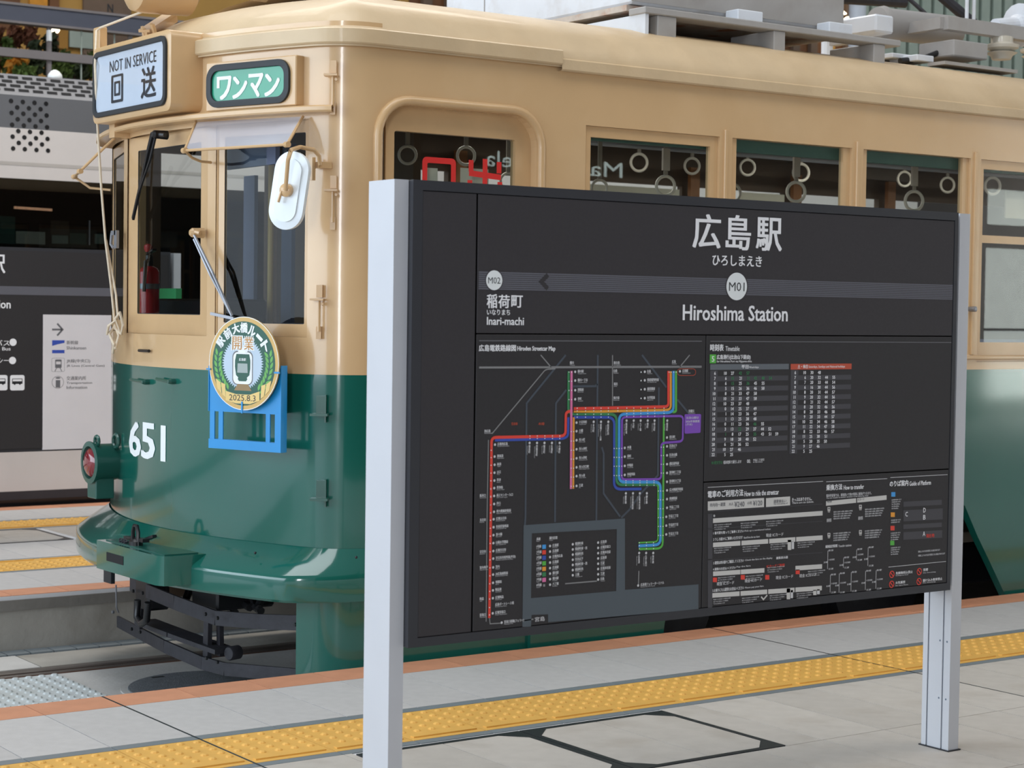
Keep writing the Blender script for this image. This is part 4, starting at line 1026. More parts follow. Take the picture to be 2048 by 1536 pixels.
# roof
near_side = [4.3, 4.79, 5.5, 6.5, 7.5, 8.5, 9.5, 10.5, XE]
full = outline(XE, XE, side=near_side)
RP = [(0.0, 2.46), (0.0, 2.515), (0.012, 2.56), (0.04, 2.607), (0.085, 2.645), (0.15, 2.678), (0.26, 2.712), (0.42, 2.745), (0.62, 2.772), (0.82, 2.787), (1.0, 2.790)]
mb = MB(); n = len(full)
for t, z_ in RP:
    for (x_, y_, nx, ny) in full:
        sx = -nx if nx < 0 else 0
        mb.v.append((x_+sx*t*HW*0.95+nx*0.022*(t == 0), YC+(y_-YC)*(1-t)+ny*0.022*(t == 0), z_))
for r in range(len(RP)-1):
    for i in range(n-1): mb.f.append((r*n+i, (r+1)*n+i, (r+1)*n+i+1, r*n+i+1))
mb.build('roof', cream_roof, tram, smooth=50)
def lip(name, pts, z0, z1, o, m=cream_roof):
    mb = MB(); skin(mb, pts, [(z0, 0.0), (z0, o-0.006), (z0+0.006, o), (z1-0.006, o), (z1, o-0.008), (z1+0.004, 0.0)]); return mb.build(name, m, tram, smooth=40)
lip('roof_lip', [p for p in full if p[1] < 7.6 and p[0] <= 4.791 and not (p[1] > 7.26)], 2.468, 2.532, 0.036)
lip('roof_lip', [p for p in full if p[1] > 7.6 and p[0] <= 4.79], 2.468, 2.530, 0.036)
lip('roof_gutter', [p for p in full if p[1] < 7.0 and p[0] >= 4.79], 2.445, 2.498, 0.030)
lip('front_visor_ledge', outline(cuts=())[6:-2], 2.196, 2.222, 0.075, cream_part)
# bumper
def bo(k): return lambda p: k*(0.035+0.125*max(0.0, min(1.0, (1.13-abs(p[1]-YC))/0.16))*(1 if p[0] < 3.88 else 0))
bp_ = outline(4.05, 4.05)
mb = MB(); skin(mb, bp_, [(0.262, lambda p: -0.03), (0.262, bo(0.94)), (0.272, bo(1.0)), (0.352, bo(1.0)), (0.364, bo(0.985)), (0.373, bo(0.93)), (0.42, bo(0.5)), (0.468, bo(0.04))])
mb.build('bumper', green, tram, smooth=35)
mb = MB()
for u, v in ((391, 1113), (377, 1127), (511, 1106), (493, 1128), (713, 1115)): mb.lathe(F(u, v, 0.11), (-1, -0.3, 0.5), [(0, 0.006), (0.006, 0.004)], 8)
mb.build('bumper_bolt', blackm, tram)
# corner skirt below the bumper and front step
cs = [p for p in outline(4.4, 3.92) if p[1] < 6.72]
mb = MB(); skin(mb, cs, [-0.06, 0.1, 0.28], -0.03); skin(mb, cs[::-1], [-0.06, 0.28], -0.06); mb.build('corner_skirt', green, tram, smooth=30)
# coupler pocket on the bumper
cx0, cy0, cy1 = 3.235, 7.03, 7.685
z0_, z1_ = 0.288, 0.410
CFt = Fr((0, 0, 0), (1, 0, 0), (0, 1, 0))
cp = MB().prism(CFt, [(cx0+0.05, cy0), (cx0+0.02, cy0+0.012), (cx0, cy0+0.05), (cx0, cy1), (cx0+0.2, cy1), (cx0+0.2, cy0)], z0_, z1_).build('coupler_pocket', green, tram, smooth=30)
MB().box(cx0-0.002, cx0+0.01, 7.40, 7.575, z0_+0.045, z0_+0.082).build('pocket_slot', groove, cp)
MB().box(cx0+0.03, cx0+0.18, cy0+0.03, cy1-0.03, z1_-0.002, z1_+0.004).build('pocket_top', green_d, cp)
mb = MB(); c_ = V((cx0+0.06, 7.41, z1_))
mb.tube([c_+V((0, 0.03, 0)), c_+V((0, 0.03, 0.06)), c_+V((0, 0.015, 0.085)), c_+V((0, -0.01, 0.085)), c_+V((0, -0.022, 0.06)), c_+V((0, -0.022, 0))], 0.009, 8)
mb.lathe(c_+V((0, 0.0, 0)), (0, 0, 1), [(0, 0.03), (0.02, 0.03), (0.03, 0.018)], 12); mb.build('coupler_pin', blackm, cp, smooth=40)
MB().bar(c_+V((0.02, 0.14, 0.02)), c_+V((0.01, -0.08, 0.03)), 0.03, 0.015).bar(c_+V((0.03, 0.0, 0.02)), c_+V((0.04, -0.1, 0.05)), 0.02, 0.012).build('pin_lever', blackm, cp)
mb = MB()
for i in range(6): mb.ring(c_+V((-0.02, 0.05+i*0.012, 0.012)), (1 if i % 2 else 0, 0.3, 0 if i % 2 else 1), 0.010, 0.003, 10, 5)
mb.build('pin_chain', iron, cp)
# lifeguard frame under the bumper
def bar(name, pts, h, t, par, m=iron):
    mb = MB()
    for a, b in zip(pts, pts[1:]): mb.bar(a, b, t, h)
    return mb.build(name, m, par)
lg = bar('lifeguard', [F(262, 1168, -.06), F(350, 1205, -.06), F(432, 1236, -.08), F(520, 1243, -.09), F(606, 1246, -.09)], 0.062, 0.012, tram)
low = [F(236, 1243, -.06), F(330, 1293, -.06), F(405, 1326, -.07), F(450, 1338, -.09), F(530, 1345, -.12), F(612, 1352, -.14)]
bar('lower_bar', low, 0.055, 0.012, lg)
bar('guard_tray', [F(290, 1243, -.12), F(355, 1268, -.10), F(450, 1302, -.10)], 0.02, 0.10, lg)
mb = MB(); mb.tube([F(275, 1200, -.03), F(274, 1235, -.03), F(283, 1248, -.02), F(293, 1240, -.01), F(296, 1205, -.01)], 0.016, 10); mb.build('guard_hook', blackm, lg, smooth=50)
mb = MB(); mb.bar(F(416, 1240, -.09), F(414, 1330, -.09), 0.045, 0.02, (1, 0, 0)); mb.bar(F(440, 1245, -.13), F(441, 1312, -.13), 0.03, 0.02, (1, 0, 0)); mb.bar(F(284, 1180, -.08), F(278, 1255, -.08), 0.045, 0.015, (1, 0, 0)); mb.build('upright_strap', iron, lg)
mb = MB(); mb.tube([F(232, 1170, -.05), F(233, 1215, -.05), F(237, 1225, -.05)], 0.004, 6); mb.lathe(F(228, 1224, -.05), (-1, 0, 0), [(0, 0.008), (0.01, 0.008)], 8); mb.build('trip_wire', steel, lg)
MB().lathe(F(459, 1307, -.10), (-1, -0.3, 0), [(-0.05, 0.03), (0, 0.03), (0.006, 0.026)], 16).build('guard_roller', iron, lg, smooth=40)
mb = MB()
for u, v in ((267, 1182), (286, 1186), (412, 1228), (436, 1236), (264, 1258), (281, 1264), (414, 1316), (436, 1324), (592, 1249), (614, 1340)):
    mb.lathe(F(u, v, -.045), (-1, -0.2, 0), [(0, 0.009), (0.008, 0.006)], 8)
mb.build('bar_bolt', blackm, lg)
for b_ in ((3.75, 4.2, 7.0, 8.3, 0.22, 0.29), (3.55, 3.66, 7.85, 7.99, 0.05, 0.28), (3.62, 3.9, 7.3, 7.55, 0.12, 0.27), (4.3, 5.2, 6.8, 8.5, 0.05, 0.38)): MB().box(*b_).build('underframe_beam', blackm, tram, bev=0.01)
p = F(212, 1175, -.1); MB().box(p.x, p.x+0.02, p.y-0.06, p.y+0.03, 0.09, 0.27).build('mud_flap', rubber, tram)
for u, v, u2, v2 in ((378, 1190, 372, 1205), (410, 1185, 440, 1212), (455, 1195, 470, 1225), (480, 1190, 500, 1215), (505, 1195, 522, 1222), (525, 1200, 518, 1218), (440, 1195, 430, 1215)):
    a, b = F(u, v-8, -.3), F(u2, v2, -.26); MB().tube([a, (a+b)/2+V((0, 0.02, -0.02)), b], 0.018, 7).build('brake_hose', blackm, tram, smooth=50)
# wheels / truck
trk = MB().box(5.3, 7.9, 6.72, 6.84, 0.02, 0.22).build('truck_frame', blackm, tram, bev=0.01)
MB().box(5.3, 7.9, 8.36, 8.48, 0.02, 0.22).build('truck_frame', blackm, tram, bev=0.01)
for x_ in (5.75, 7.2):
    for y_ in (6.86, 8.30): MB().lathe((x_, y_, 0.05), (0, 1, 0), [(0, 0.1), (0.02, 0.31), (0.09, 0.31), (0.09, 0.335), (0.115, 0.335), (0.12, 0.12)], 28).build('wheel', iron, trk, smooth=40)
# destination box
x_ = 3.35
pa, pb_, pc, pd = PX(188, 96, x_), PX(336, 72, x_), PX(336, 217, x_), PX(190, 236, x_)
zt_, zb_ = (pa.z+pb_.z)/2+0.012, (pc.z+pd.z)/2-0.018
yl, yr = (pa.y+pd.y)/2+0.015, (pb_.y+pc.y)/2-0.028
DB = Fr((x_, yl, zb_), (0, -1, 0), (0, 0, 1)); LW, LH = yl-yr, zt_-zb_
box_ = MB().prism(DB, rrect(0, LW, 0, LH, 0.035), -0.17, 0.0).build('destination_box', cream_part, tram, smooth=40, bev=0.012, seg=2)
rim = [rrect(0.018, LW-0.034, 0.024, LH-0.022, 0.045), rrect(0.040, LW-0.056, 0.046, LH-0.044, 0.028)]
MB().prism(DB, rim[0], -0.002, 0.012, [rim[1]]).build('box_window_rubber', rubber, box_, smooth=40, bev=0.004)
MB().sheet(DB, rim[1], 0.002).build('destination_roll', sign_white, box_)
q = MB(); pm = lambda a, b: DB.p(a, b, 0.004)
def DL(s_, u0, v0, u1, v1, bold=0.0):
    P0, P1 = PX(u0, v1, x_), PX(u1, v0, x_); vm = (v0+v1)/2
    a0, a1 = yl-PX(u0, vm, x_).y, yl-PX(u1, vm, x_).y
    b0, b1 = PX((u0+u1)/2, v1, x_).z-zb_, PX((u0+u1)/2, v0, x_).z-zb_
    q.text(s_, pm, a0, b0, h=b1-b0, w=a1-a0, bold=bold)
DL('NOT IN SERVICE', 221, 111.5, 314, 134.5, -0.004)
a0, a1 = yl-PX(224, 178, x_).y, yl-PX(247.5, 178, x_).y; b0, b1 = PX(236, 205, x_).z-zb_, PX(236, 149, x_).z-zb_
W3, H3 = a1-a0, b1-b0
q.sheet(DB, rrect(a0, a1, b0, b1, .008), 0.004, [rrect(a0+W3*.15, a1-W3*.15, b0+H3*.10, b1-H3*.08, .004)])
q.sheet(DB, rrect(a0+W3*.25, a1-W3*.25, b0+H3*.24, b1-H3*.24, .005), 0.004, [rrect(a0+W3*.37, a1-W3*.37, b0+H3*.33, b1-H3*.32, .003)])
DL('送', 284, 134, 313, 195, 0.02)
q.build('destination_lettering', ink, box_)
MB().fbox(DB, 0.02, LW-0.035, 0.025, LH-0.023, 0.006, 0.0075).build('box_window_glass', glass('sign_glass', (0.95, 0.96, 0.98), 1.4), box_)
MB().box(x_+0.06, x_+0.14, yl-0.10, yl-0.04, zb_-0.06, zb_+0.01).build('box_bracket', cream_part, box_)
# roller sign beside it
RL, RR = F(412, 172, 0.05), F(592, 160, 0.05)
fz = Fr((RL.x, RL.y, 0), (RR.x-RL.x, RR.y-RL.y, 0), (0, 0, 1)); W_ = math.hypot(RR.x-RL.x, RR.y-RL.y)
z0r, z1r = F(500, 218, 0.05).z+0.004, F(500, 118, 0.05).z+0.002
rs = MB().prism(fz, [(0, z0r), (W_, z0r), (W_, z1r), (0, z1r)], -0.16, 0.0).build('roller_sign_box', cream_part, tram, bev=0.004)
ou_ = rrect(0.012, W_-0.030, z0r+0.012, z1r-0.012, 0.06, 8); in_ = rrect(0.038, W_-0.056, z0r+0.038, z1r-0.038, 0.038, 8)
MB().prism(fz, ou_, -0.001, 0.012, [in_]).build('sign_rubber', rubber, rs, smooth=50, bev=0.005, seg=2)
MB().sheet(fz, in_, 0.0025).build('sign_roll', sign_teal, rs)
q = MB()
zz0, zz1 = F(500, 196, .05).z, F(500, 150, .05).z
for i, ch in enumerate('ワンマン'):
    q.text(ch, lambda a, b: fz.p(a, b, 0.004), 0.065+i*(W_-0.145)/4+0.005, zz0+0.004, h=(zz1-zz0)*(1.0 if ch != 'ン' else 0.95), w=(W_-0.145)/4*0.86, bold=0.035)
q.build('sign_lettering', white, rs)
# head lamp on the roof, rope pole, catcher bracket
hl = MB().lathe((3.32, 7.58, 2.81), (1, 0, 0), [(0, 0.02), (0.004, 0.09), (0.03, 0.125), (0.08, 0.130), (0.28, 0.122), (0.32, 0.06)], 28).build('roof_headlamp', cream_part, tram, smooth=40)
mb = MB(); mb.bar(F(288, 62, .06), F(350, 22, -.2), 0.05, 0.012); mb.bar(F(292, 72, .05), F(352, 34, -.2), 0.012, 0.045)
mb.bar(F(286, 55, .06), F(290, 76, .04), 0.03, 0.012, (1, 0, 0)); mb.bar(F(304, 48, .04), F(310, 68, .02), 0.03, 0.012, (1, 0, 0)); mb.build('lamp_bracket', cream_part, tram)
p = PX(203, 95, 3.44); p2 = PX(199, 56, 3.44)
MB().box(3.42, 3.46, min(p.y, p2.y)-0.02, max(p.y, p2.y)+0.025, p.z-0.06, p2.z).build('rope_guide', cream_part, tram, bev=0.004)
rp = [F(340, 8, -.05), PX(300, 18, 3.42), PX(200, 56, 3.41), PX(193, 62, 3.40), PX(190, 130, 3.33), PX(194, 235, 3.36), PX(203, 380, 3.38), PX(211, 480, 3.39), PX(222, 570, 3.42), PX(229, 640, 3.44)]
tr = MB().tube(rp, 0.0055, 7).build('trolley_rope', rope_m, tram, smooth=60)
mb = MB(); mb.tube([PX(212, 480, 3.40), PX(232, 590, 3.44), PX(236, 640, 3.44)], 0.005, 6)
K = [(229, 640), (240, 625), (246, 650), (243, 668), (228, 655), (214, 668), (217, 652), (232, 640), (240, 662), (233, 690), (226, 705), (228, 690), (219, 668), (230, 650), (238, 672), (230, 698)]
mb.tube([PX(u, v, 3.43-0.02*math.sin(i*1.3)) for i, (u, v) in enumerate(K)], 0.0065, 7); mb.build('rope_knot', rope_m, tr, smooth=60)
mb = MB(); p = F(224, 466, .05); mb.bar(p, p+V((0.0, -0.05, 0)), 0.012, 0.02); mb.bar(p+V((0, -0.05, 0.01)), p+V((0, -0.05, -0.07)), 0.03, 0.012, (1, 0, 0)); mb.tube([p+V((0, 0, 0)), p+V((0, 0.01, -0.05)), p+V((0, -0.02, -0.07))], 0.007, 6); mb.build('rope_cleat', steel, tram)
# mirror
Mc = PX(577, 381, 3.50)
mf = Fr(Mc, (0.52, -0.85, 0.0), (-0.10, -0.11, 1.0)); mf.ez = (mf.ez-mf.ex*mf.ez.dot(mf.ex)); mf.ez = (V((0, 0, 1))+mf.ex*0.16).normalized(); mf.ex = (V((0.52, -0.85, 0))-mf.ez*V((0.52, -0.85, 0)).dot(mf.ez)).normalized(); mf.en = mf.ex.cross(mf.ez)
mir = MB().prism(mf, rrect(-0.075, 0.075, -0.152, 0.152, 0.075, 8), -0.02, 0.0).build('wing_mirror', mirror_w, tram, smooth=40, bev=0.008, seg=2)
MB().prism(mf, rrect(-0.048, 0.048, -0.122, 0.122, 0.048, 8), 0.0, 0.007).build('mirror_back_rib', mirror_w, mir, smooth=40, bev=0.004)
cl = F(643, 331, 0.01)
mb = MB(); top = [F(640, 330, .05), F(638, 312, .06), F(628, 300, .10), F(600, 294, .17)]
mb.tube(top+[PX(582, 300, 3.44), PX(576, 320, 3.45), PX(571, 380, 3.47)], 0.0085, 8); mb.build('mirror_arm', cream_part, mir, smooth=60)
mb = MB(); mb.lathe(mf.p(0.0, 0.0, 0.005), mf.en, [(0, 0.026), (0.02, 0.026), (0.028, 0.015)], 14); mb.tube([mf.p(-0.012, -0.005, 0.03), mf.p(-0.02, -0.05, 0.03)], 0.006, 6); mb.build('mirror_knob', cream_part, mir, smooth=40); mb = MB(); mb.box(cl.x-0.03, cl.x+0.03, cl.y-0.03, cl.y+0.02, cl.z-0.012, cl.z+0.012)
a = F(626, 325, .06); mb.tube([a+V((0, 0, 0.02)), a+V((0, 0, -0.07))], 0.010, 7); mb.build('mirror_clamp', cream_part, mir)
# hinges on the corner: tab, flange, rod, foot
def hinge(u, v0, v1, m, o=0.0, part='corner_bracket'):
    a, b = F(u, v0, o), F(u, v1, o)
    n_ = V((-0.6, -0.8, 0)); sd = V((0.8, -0.6, 0))
    fr = Fr((a.x, a.y, 0), sd, (0, 0, 1))
    mb = MB(); z1, z0 = a.z, b.z
    mb.fbox(fr, -0.012, 0.012, z1-0.05, z1, 0, 0.02); mb.fbox(fr, -0.035, 0.018, z1-0.062, z1-0.054, -0.01, 0.045); mb.fbox(fr, -0.012, 0.008, z0, z0+0.05, 0, 0.018)
    mb.tube([fr.p(0.0, z1-0.06, 0.022), fr.p(0.0, z0+0.03, 0.022)], 0.006, 7)
    mb.lathe(fr.p(0.012, z1-0.075, 0.02), n_, [(0, 0.007), (0.012, 0.006)], 8)
    return mb.build(part, m, tram)
hinge(668, 122, 230, cream_part); hinge(668, 352, 460, cream_part); hinge(640, 570, 678, cream_part)
for v in (792, 961):
    a = F(648, v, 0.0); fr = Fr((a.x, a.y, 0), (0.8, -0.6, 0), (0, 0, 1))
    mb = MB().fbox(fr, -0.03, 0.006, a.z-0.08, a.z, -0.01, 0.006); mb.fbox(fr, 0.004, 0.010, a.z-0.105, a.z+0.004, -0.01, 0.014); mb.fbox(fr, -0.05, 0.02, a.z-0.078, a.z-0.068, -0.01, 0.05)
    mb.build('corner_bracket', green_d, tram)
mb = MB()
for u, v in ((275, 762), (327, 761)):
    a, b = F(u-14, v-3, .02), F(u+14, v+2, .02); mb.tube([a, b], 0.007, 7); mb.lathe(b, (-1, 0, 0), [(-.03, .012), (0, .012), (.012, .008)], 8)
mb.build('grip_handle', green_d, tram)
a, b = F(278, 701, .015), F(298, 702, .015); MB().tube([a, b], 0.007, 7).build('grip_handle', blackm, tram)
# sun visors
def visor(tl, tr_, br, bl, arm):
    mb = MB(); mb.add([tl, tr_, br, bl], [(0, 1, 2, 3)])
    v_ = mb.build('sun_visor', visor_m, tram)
    mb = MB()
    for a, b in ((tl, bl), (tr_, br), (bl, br)): mb.tube([a, b], 0.006, 7)
    mb.lathe(bl, (0, 1, 0), [(-.012, .012), (.012, .012)], 10); mb.lathe(br, (0, 1, 0), [(-.012, .012), (.012, .012)], 10); mb.build('visor_frame', cream_part, v_)
    MB().tube(arm, 0.006, 7).build('visor_arm', cream_part, v_, smooth=60)
visor(F(392, 244, .03), F(606, 233, .03), F(574, 289, .19), F(369, 301, .19), [F(369, 301, .19), F(385, 316, .14), F(402, 323, .08), F(422, 325, .01)])
visor(V((FX(8.52, .03), 8.52, 2.19)), V((FX(8.10, .03), 8.10, 2.19)), V((FX(8.14, .19), 8.14, 2.03)), V((FX(8.5, .19), 8.5, 2.03)), [V((FX(8.5, .19), 8.5, 2.03)), V((FX(8.5, .12), 8.48, 1.98)), V((FX(8.4, .01), 8.4, 1.97))])
# wipers
mb = MB(); a = F(330, 270, .02)
mb.lathe(a, (-1, 0, 0), [(-0.01, 0.02), (0.05, 0.018), (0.06, 0.01)], 10); mb.tube([F(330, 270, .05), F(304, 268, .06)], 0.010, 7)
mb.tube([F(306, 268, .06), F(296, 305, .05), F(284, 360, .03)], [0.013, 0.010, 0.005], 7); mb.tube([F(312, 270, .06), F(300, 320, .05), F(276, 390, .02)], 0.006, 6); mb.bar(F(290, 330, .02), F(266, 438, .01), 0.010, 0.018)
mb.build('wiper', blackm, tram)
mb = MB(); mb.lathe(F(402, 466, .02), (-1, 0, 0), [(-0.01, 0.022), (0.04, 0.02), (0.05, 0.012)], 10); mb.tube([F(400, 466, .05), F(384, 462, .06)], 0.009, 7)
mb.build('wiper_pivot', cream_part, tram)
mb = MB(); mb.tube([F(385, 463, .06), F(425, 545, .05), F(464, 632, .02)], 0.006, 7); mb.tube([F(388, 478, .06), F(420, 548, .05), F(462, 628, .02)], 0.006, 7); mb.bar(F(422, 627, .02), F(468, 637, .01), 0.010, 0.012)
mb.build('wiper', steel, tram)
# tail lamp
tc_ = PX(180, 925, 3.40)
tl_ = MB().lathe((3.56, tc_.y, tc_.z), (-1, 0, 0), [(0, 0.075), (0.05, 0.085), (0.13, 0.085), (0.16, 0.098), (0.165, 0.098), (0.168, 0.075), (0.15, 0.07)], 26).build('tail_lamp', green_d, tram, smooth=40)
MB().lathe((3.405, tc_.y, tc_.z), (-1, 0, 0), [(0, 0.068), (0.012, 0.060), (0.022, 0.04), (0.026, 0.015)], 24).build('lamp_lens', redlens, tl_, smooth=60)
MB().box(3.41, 3.50, tc_.y-0.045, tc_.y+0.055, tc_.z-0.165, tc_.z-0.07).build('lamp_base', green_d, tl_, bev=0.004)
MB().ring((3.42, tc_.y-0.03, tc_.z+0.10), (1, 0, 0), 0.022, 0.008, 14, 6).build('lamp_hook', green_d, tl_); MB().ring((3.5, tc_.y-0.06, tc_.z+0.10), (1, 0, 0), 0.03, 0.008, 14, 6).build('lamp_hook', green_d, tl_)
# fleet number 651
q = MB(); fm = lambda o_: (lambda s_, z_: V((FX(s_, o_), s_, z_)))
def num(ch, u0, v0, u1, v1):
    y0, y1 = F(u0, (v0+v1)/2).y, F(u1, (v0+v1)/2).y; zb0, zb1 = F((u0+u1)/2, v1).z, F((u0+u1)/2, v0).z
    if ch == '1':
        w2 = (y0-y1)
        q.add([V((FX(y, .002), y, z_)) for y, z_ in ((y0, zb0), (y1, zb0), (y1, zb1), (y0, zb1))], [(0, 1, 2, 3)])
    else:
        q.text(ch, lambda a, b: V((FX(y0-a, .002), y0-a, b)), 0.004, zb0+.002, h=zb1-zb0-.004, w=y0-y1-0.008, bold=0.026)
num('6', 259.5, 843, 282, 913); num('5', 284, 846, 310, 918); num('1', 322, 851, 332, 923)
q.build('fleet_number', white, lower)
# roof equipment
eq = MB(); e0 = PY(1262, 5, 6.80); ex0 = e0.x
ac = MB().box(ex0, ex0+1.36, 6.80, 8.35, 2.838, 3.42).build('roof_air_conditioner', eq_w, tram, bev=0.01)
MB().box(ex0-0.004, ex0+0.002, 7.985, 7.99, 2.85, 3.41).build('panel_seam', eq_g, ac)
MB().box(ex0+0.002, ex0+1.35, 6.795, 6.802, 2.85, 3.41).build('side_cover', eq_g, ac)
MB().box(ex0-0.01, ex0+1.36, 6.82, 8.35, 2.806, 2.834).build('rusty_base_edge', eq_rust, ac)
rk = MB().box(ex0-0.03, ex0+1.62, 6.66, 6.78, 2.775, 2.806).build('equipment_rack', eq_g, tram, bev=0.004)
for u0, u1 in ((1312, 1350), (1545, 1568), (1745, 1768)):
    a, b = PY(u0, 90, 6.68).x, PY(u1, 90, 6.68).x; MB().box(a, b, 6.67, 6.98, 2.60, 2.776).build('rack_leg', eq_g, rk, bev=0.004)
MB().box(ex0-0.02, ex0+0.0, 6.67, 8.3, 2.60, 2.776).build('rack_end_plate', eq_w, rk)
for u0 in (1462, 1645):
    a = PY(u0, 18, 6.75).x; MB().box(a, a+0.16, 6.70, 6.79, 2.807, 2.86).build('rack_clip', eq_w, rk, bev=0.004)
def PB(u0, v0, u1, v1, y, d): a, b = PY(u0, v0, y), PY(u1, v1, y); return (a.x, b.x, y, y+d, b.z, a.z)
pg = MB().box(*PB(1752, 27, 1788, 68, 7.05, .35)).build('pantograph_base', eq_w, tram, bev=0.01)
a = PY(1800, 40, 7.1); MB().lathe((a.x-0.03, 7.25, a.z), (1, 0, 0.02), [(0, .03), (0.01, 0.085), (0.05, 0.095), (0.08, 0.085), (0.62, 0.085)], 20).build('spring_cylinder', eq_g, pg, smooth=40)
a, b, c_ = PY(1795, 62, 7.4), PY(1888, 46, 6.9), PY(2048, 62, 6.9)
mb = MB(); mb.bar(V((a.x, 7.9, a.z)), V((b.x, 6.9, b.z)), 0.05, 0.06); mb.bar(b, V((b.x+1.6, 6.9, b.z+0.0)), 0.06, 0.07); mb.build('base_frame', eq_g, pg)
mb = MB(); p = PY(1938, 60, 6.88); mb.tube([p+V((-.02, 0, 0)), p+V((-.02, 0, .17)), p+V((-.01, 0, .2)), p+V((.02, 0, .2)), p+V((.035, 0, .17)), p+V((.035, 0, 0))], 0.010, 8); mb.build('base_hook', eq_w, pg, smooth=50)
jb = MB().box(*PB(1908, 78, 1976, 120, 6.85, .25)).build('junction_box', eq_g, pg, bev=0.006)
a = PY(1892, 98, 6.95); MB().lathe((a.x-.02, 6.97, a.z), (1, 0, 0), [(0, .03), (.03, .045), (.07, .05), (.10, .03)], 16).build('cable_gland', blackm, jb, smooth=40)
mb = MB(); pts = [PY(1892, 98, 6.97), PY(1870, 108, 6.97), PY(1845, 118, 6.97), PY(1800, 122, 6.97)]; mb.tube(pts, 0.016, 8); mb.build('power_cable', blackm, pg, smooth=60)
for u, v, y in ((2003, 112, 6.9), (2072, 118, 7.4)):
    a = PY(u, v, y); MB().lathe(a+V((0, 0, -.02)), (0, 0, 1), [(0, .05), (.02, .06), (.035, .085), (.045, .055), (.06, .09), (.075, .095), (.09, .06), (.12, .06), (.13, .03)], 22).build('insulator', insul, pg, smooth=40)
MB().box(*PB(1785, 105, 1850, 123, 7.0, .3)).box(*PB(1835, 108, 1868, 125, 6.9, .2)).build('cable_tray', eq_w, pg, bev=0.004)
MB().box(*PB(1890, 128, 2036, 140, 6.78, .12)).build('base_foot_rail', eq_g, pg)
mb = MB(); mb.box(*PB(1978, 50, 2060, 66, 6.95, .15)); a = PY(1990, 52, 7.0); mb.lathe(a, (1, 0, .12), [(0, .04), (.16, .045), (.17, .06), (.19, .06), (.2, .12), (.22, .12)], 16); mb.build('lever_arm', eq_w, pg)
mb = MB(); mb.tube([PY(1880, -10, 7.5), PY(1948, 48, 7.4)], 0.03, 10); mb.tube([PY(1815, -5, 7.6), PY(1865, 40, 7.5)], 0.012, 8); mb.tube([PY(1640, -5, 7.9), PY(1810, 6, 7.8)], 0.03, 10); mb.build('pantograph_arm', iron, pg)
a = PY(1752, 40, 7.9); MB().tube([(a.x, 8.3, 2.8), (a.x, 8.3, 3.6)], 0.035, 12).build('rear_stanchion', eq_w, pg)
# ---- commemorative round plate on its blue holder
BL, BR_ = F(419, 780, .13), F(562, 784, .13)
bf = Fr((BL.x, BL.y, 0), (BR_.x-BL.x, BR_.y-BL.y, 0), (0, 0, 1)); BW = math.hypot(BR_.x-BL.x, BR_.y-BL.y)
holder = thing('plate_holder', tuple(bf.p(BW/2, F(490, 900, .13).z, -0.1)), 'bright blue metal holder bolted to the front of the green streetcar', 'holder')
zA, zB2, zC2, zD = F(490, 734, .13).z, F(490, 826, .13).z, F(490, 882, .13).z, F(490, 901, .13).z
bpn = MB().fbox(bf, 0, BW, zB2, zA, -0.004, 0.0)
bpn.fbox(bf, -0.003, 0.0, zB2, zA, -0.03, 0.004).fbox(bf, BW, BW+0.004, zD, zA+0.01, -0.032, 0.004).build('holder_plate', blue, holder)
for a, b in ((0.004, 0.030), (0.052, 0.076), (BW-0.078, BW-0.056), (BW-0.030, BW)):
    MB().fbox(bf, a, b, zD, zB2+0.002, -0.004, 0.001).build('holder_leg', blue, holder)
MB().fbox(bf, 0, BW, zD, zC2, -0.03, 0.0035).build('holder_tray', blue, holder)
for a in (0.06, BW-.08): MB().fbox(bf, a, a+0.012, zB2, zA-.02, -0.128, -0.004).build('holder_standoff', green_d, holder)
PC = F(487, 727, .15); pf = Fr(PC, (BR_.x-BL.x, BR_.y-BL.y, 0), (0, 0, 1)); R_ = 0.187
plate = thing('round_plate', tuple(pf.p(0, -R_, 0)), 'round gold rimmed commemorative plate dated 2025.8.3 hung on the blue holder', 'plaque')
MB().prism(pf, circ(0, 0, R_, n=48), -0.006, 0.0).build('plate_disc', gold, plate, smooth=40)
RX = R_
U = lambda a, b: (a*RX, b*RX)
def pshape(name, m, polys, c):
    mb = MB()
    for P in polys: mb.sheet(pf, [U(*p) for p in P], c)
    return mb.build(name, m, plate)
pshape('plate_field', pgreen, [circ(0, 0, 0.90, n=48)], 0.0006)
q = MB(); q.sheet(pf, [U(*p) for p in circ(0, 0, 1.0, n=48)], 0.0004, [[U(*p) for p in circ(0, 0, 0.985, n=48)]]); q.build('plate_rim_line', white, plate)
ray_ = []
for i in range(120):
    r_ = 0.61 if i % 2 == 0 else 0.54
    a_ = 2*math.pi*i/120; ray_.append((-0.02+r_*math.cos(a_)*0.98, 0.0+r_*math.sin(a_)*0.94))
pshape('plate_burst', glow_w, [ray_], 0.0009)
lv = []
for sgn_ in (-1, 1):
    for i in range(8):
        ph = math.radians(165-i*-9.0) if sgn_ < 0 else math.radians(15+i*-9.0)
        for rr, tw in ((0.69, 0.6), (0.82, -0.5)):
            cx, cy = rr*math.cos(ph)*0.98, rr*math.sin(ph)+0.02
            an = ph+math.pi/2*(-1 if sgn_ < 0 else 1)+tw*sgn_*0.9
            L_, W2 = 0.085, 0.035
            lv.append([(cx+math.cos(an)*L_*s-math.sin(an)*W2*t, cy+math.sin(an)*L_*s+math.cos(an)*W2*t) for s, t in ((-1, 0), (-.3, -1), (.4, -.8), (1, 0), (.4, .8), (-.3, 1))])
for P in lv: pshape('laurel_leaf', leafg, [P], 0.0010)
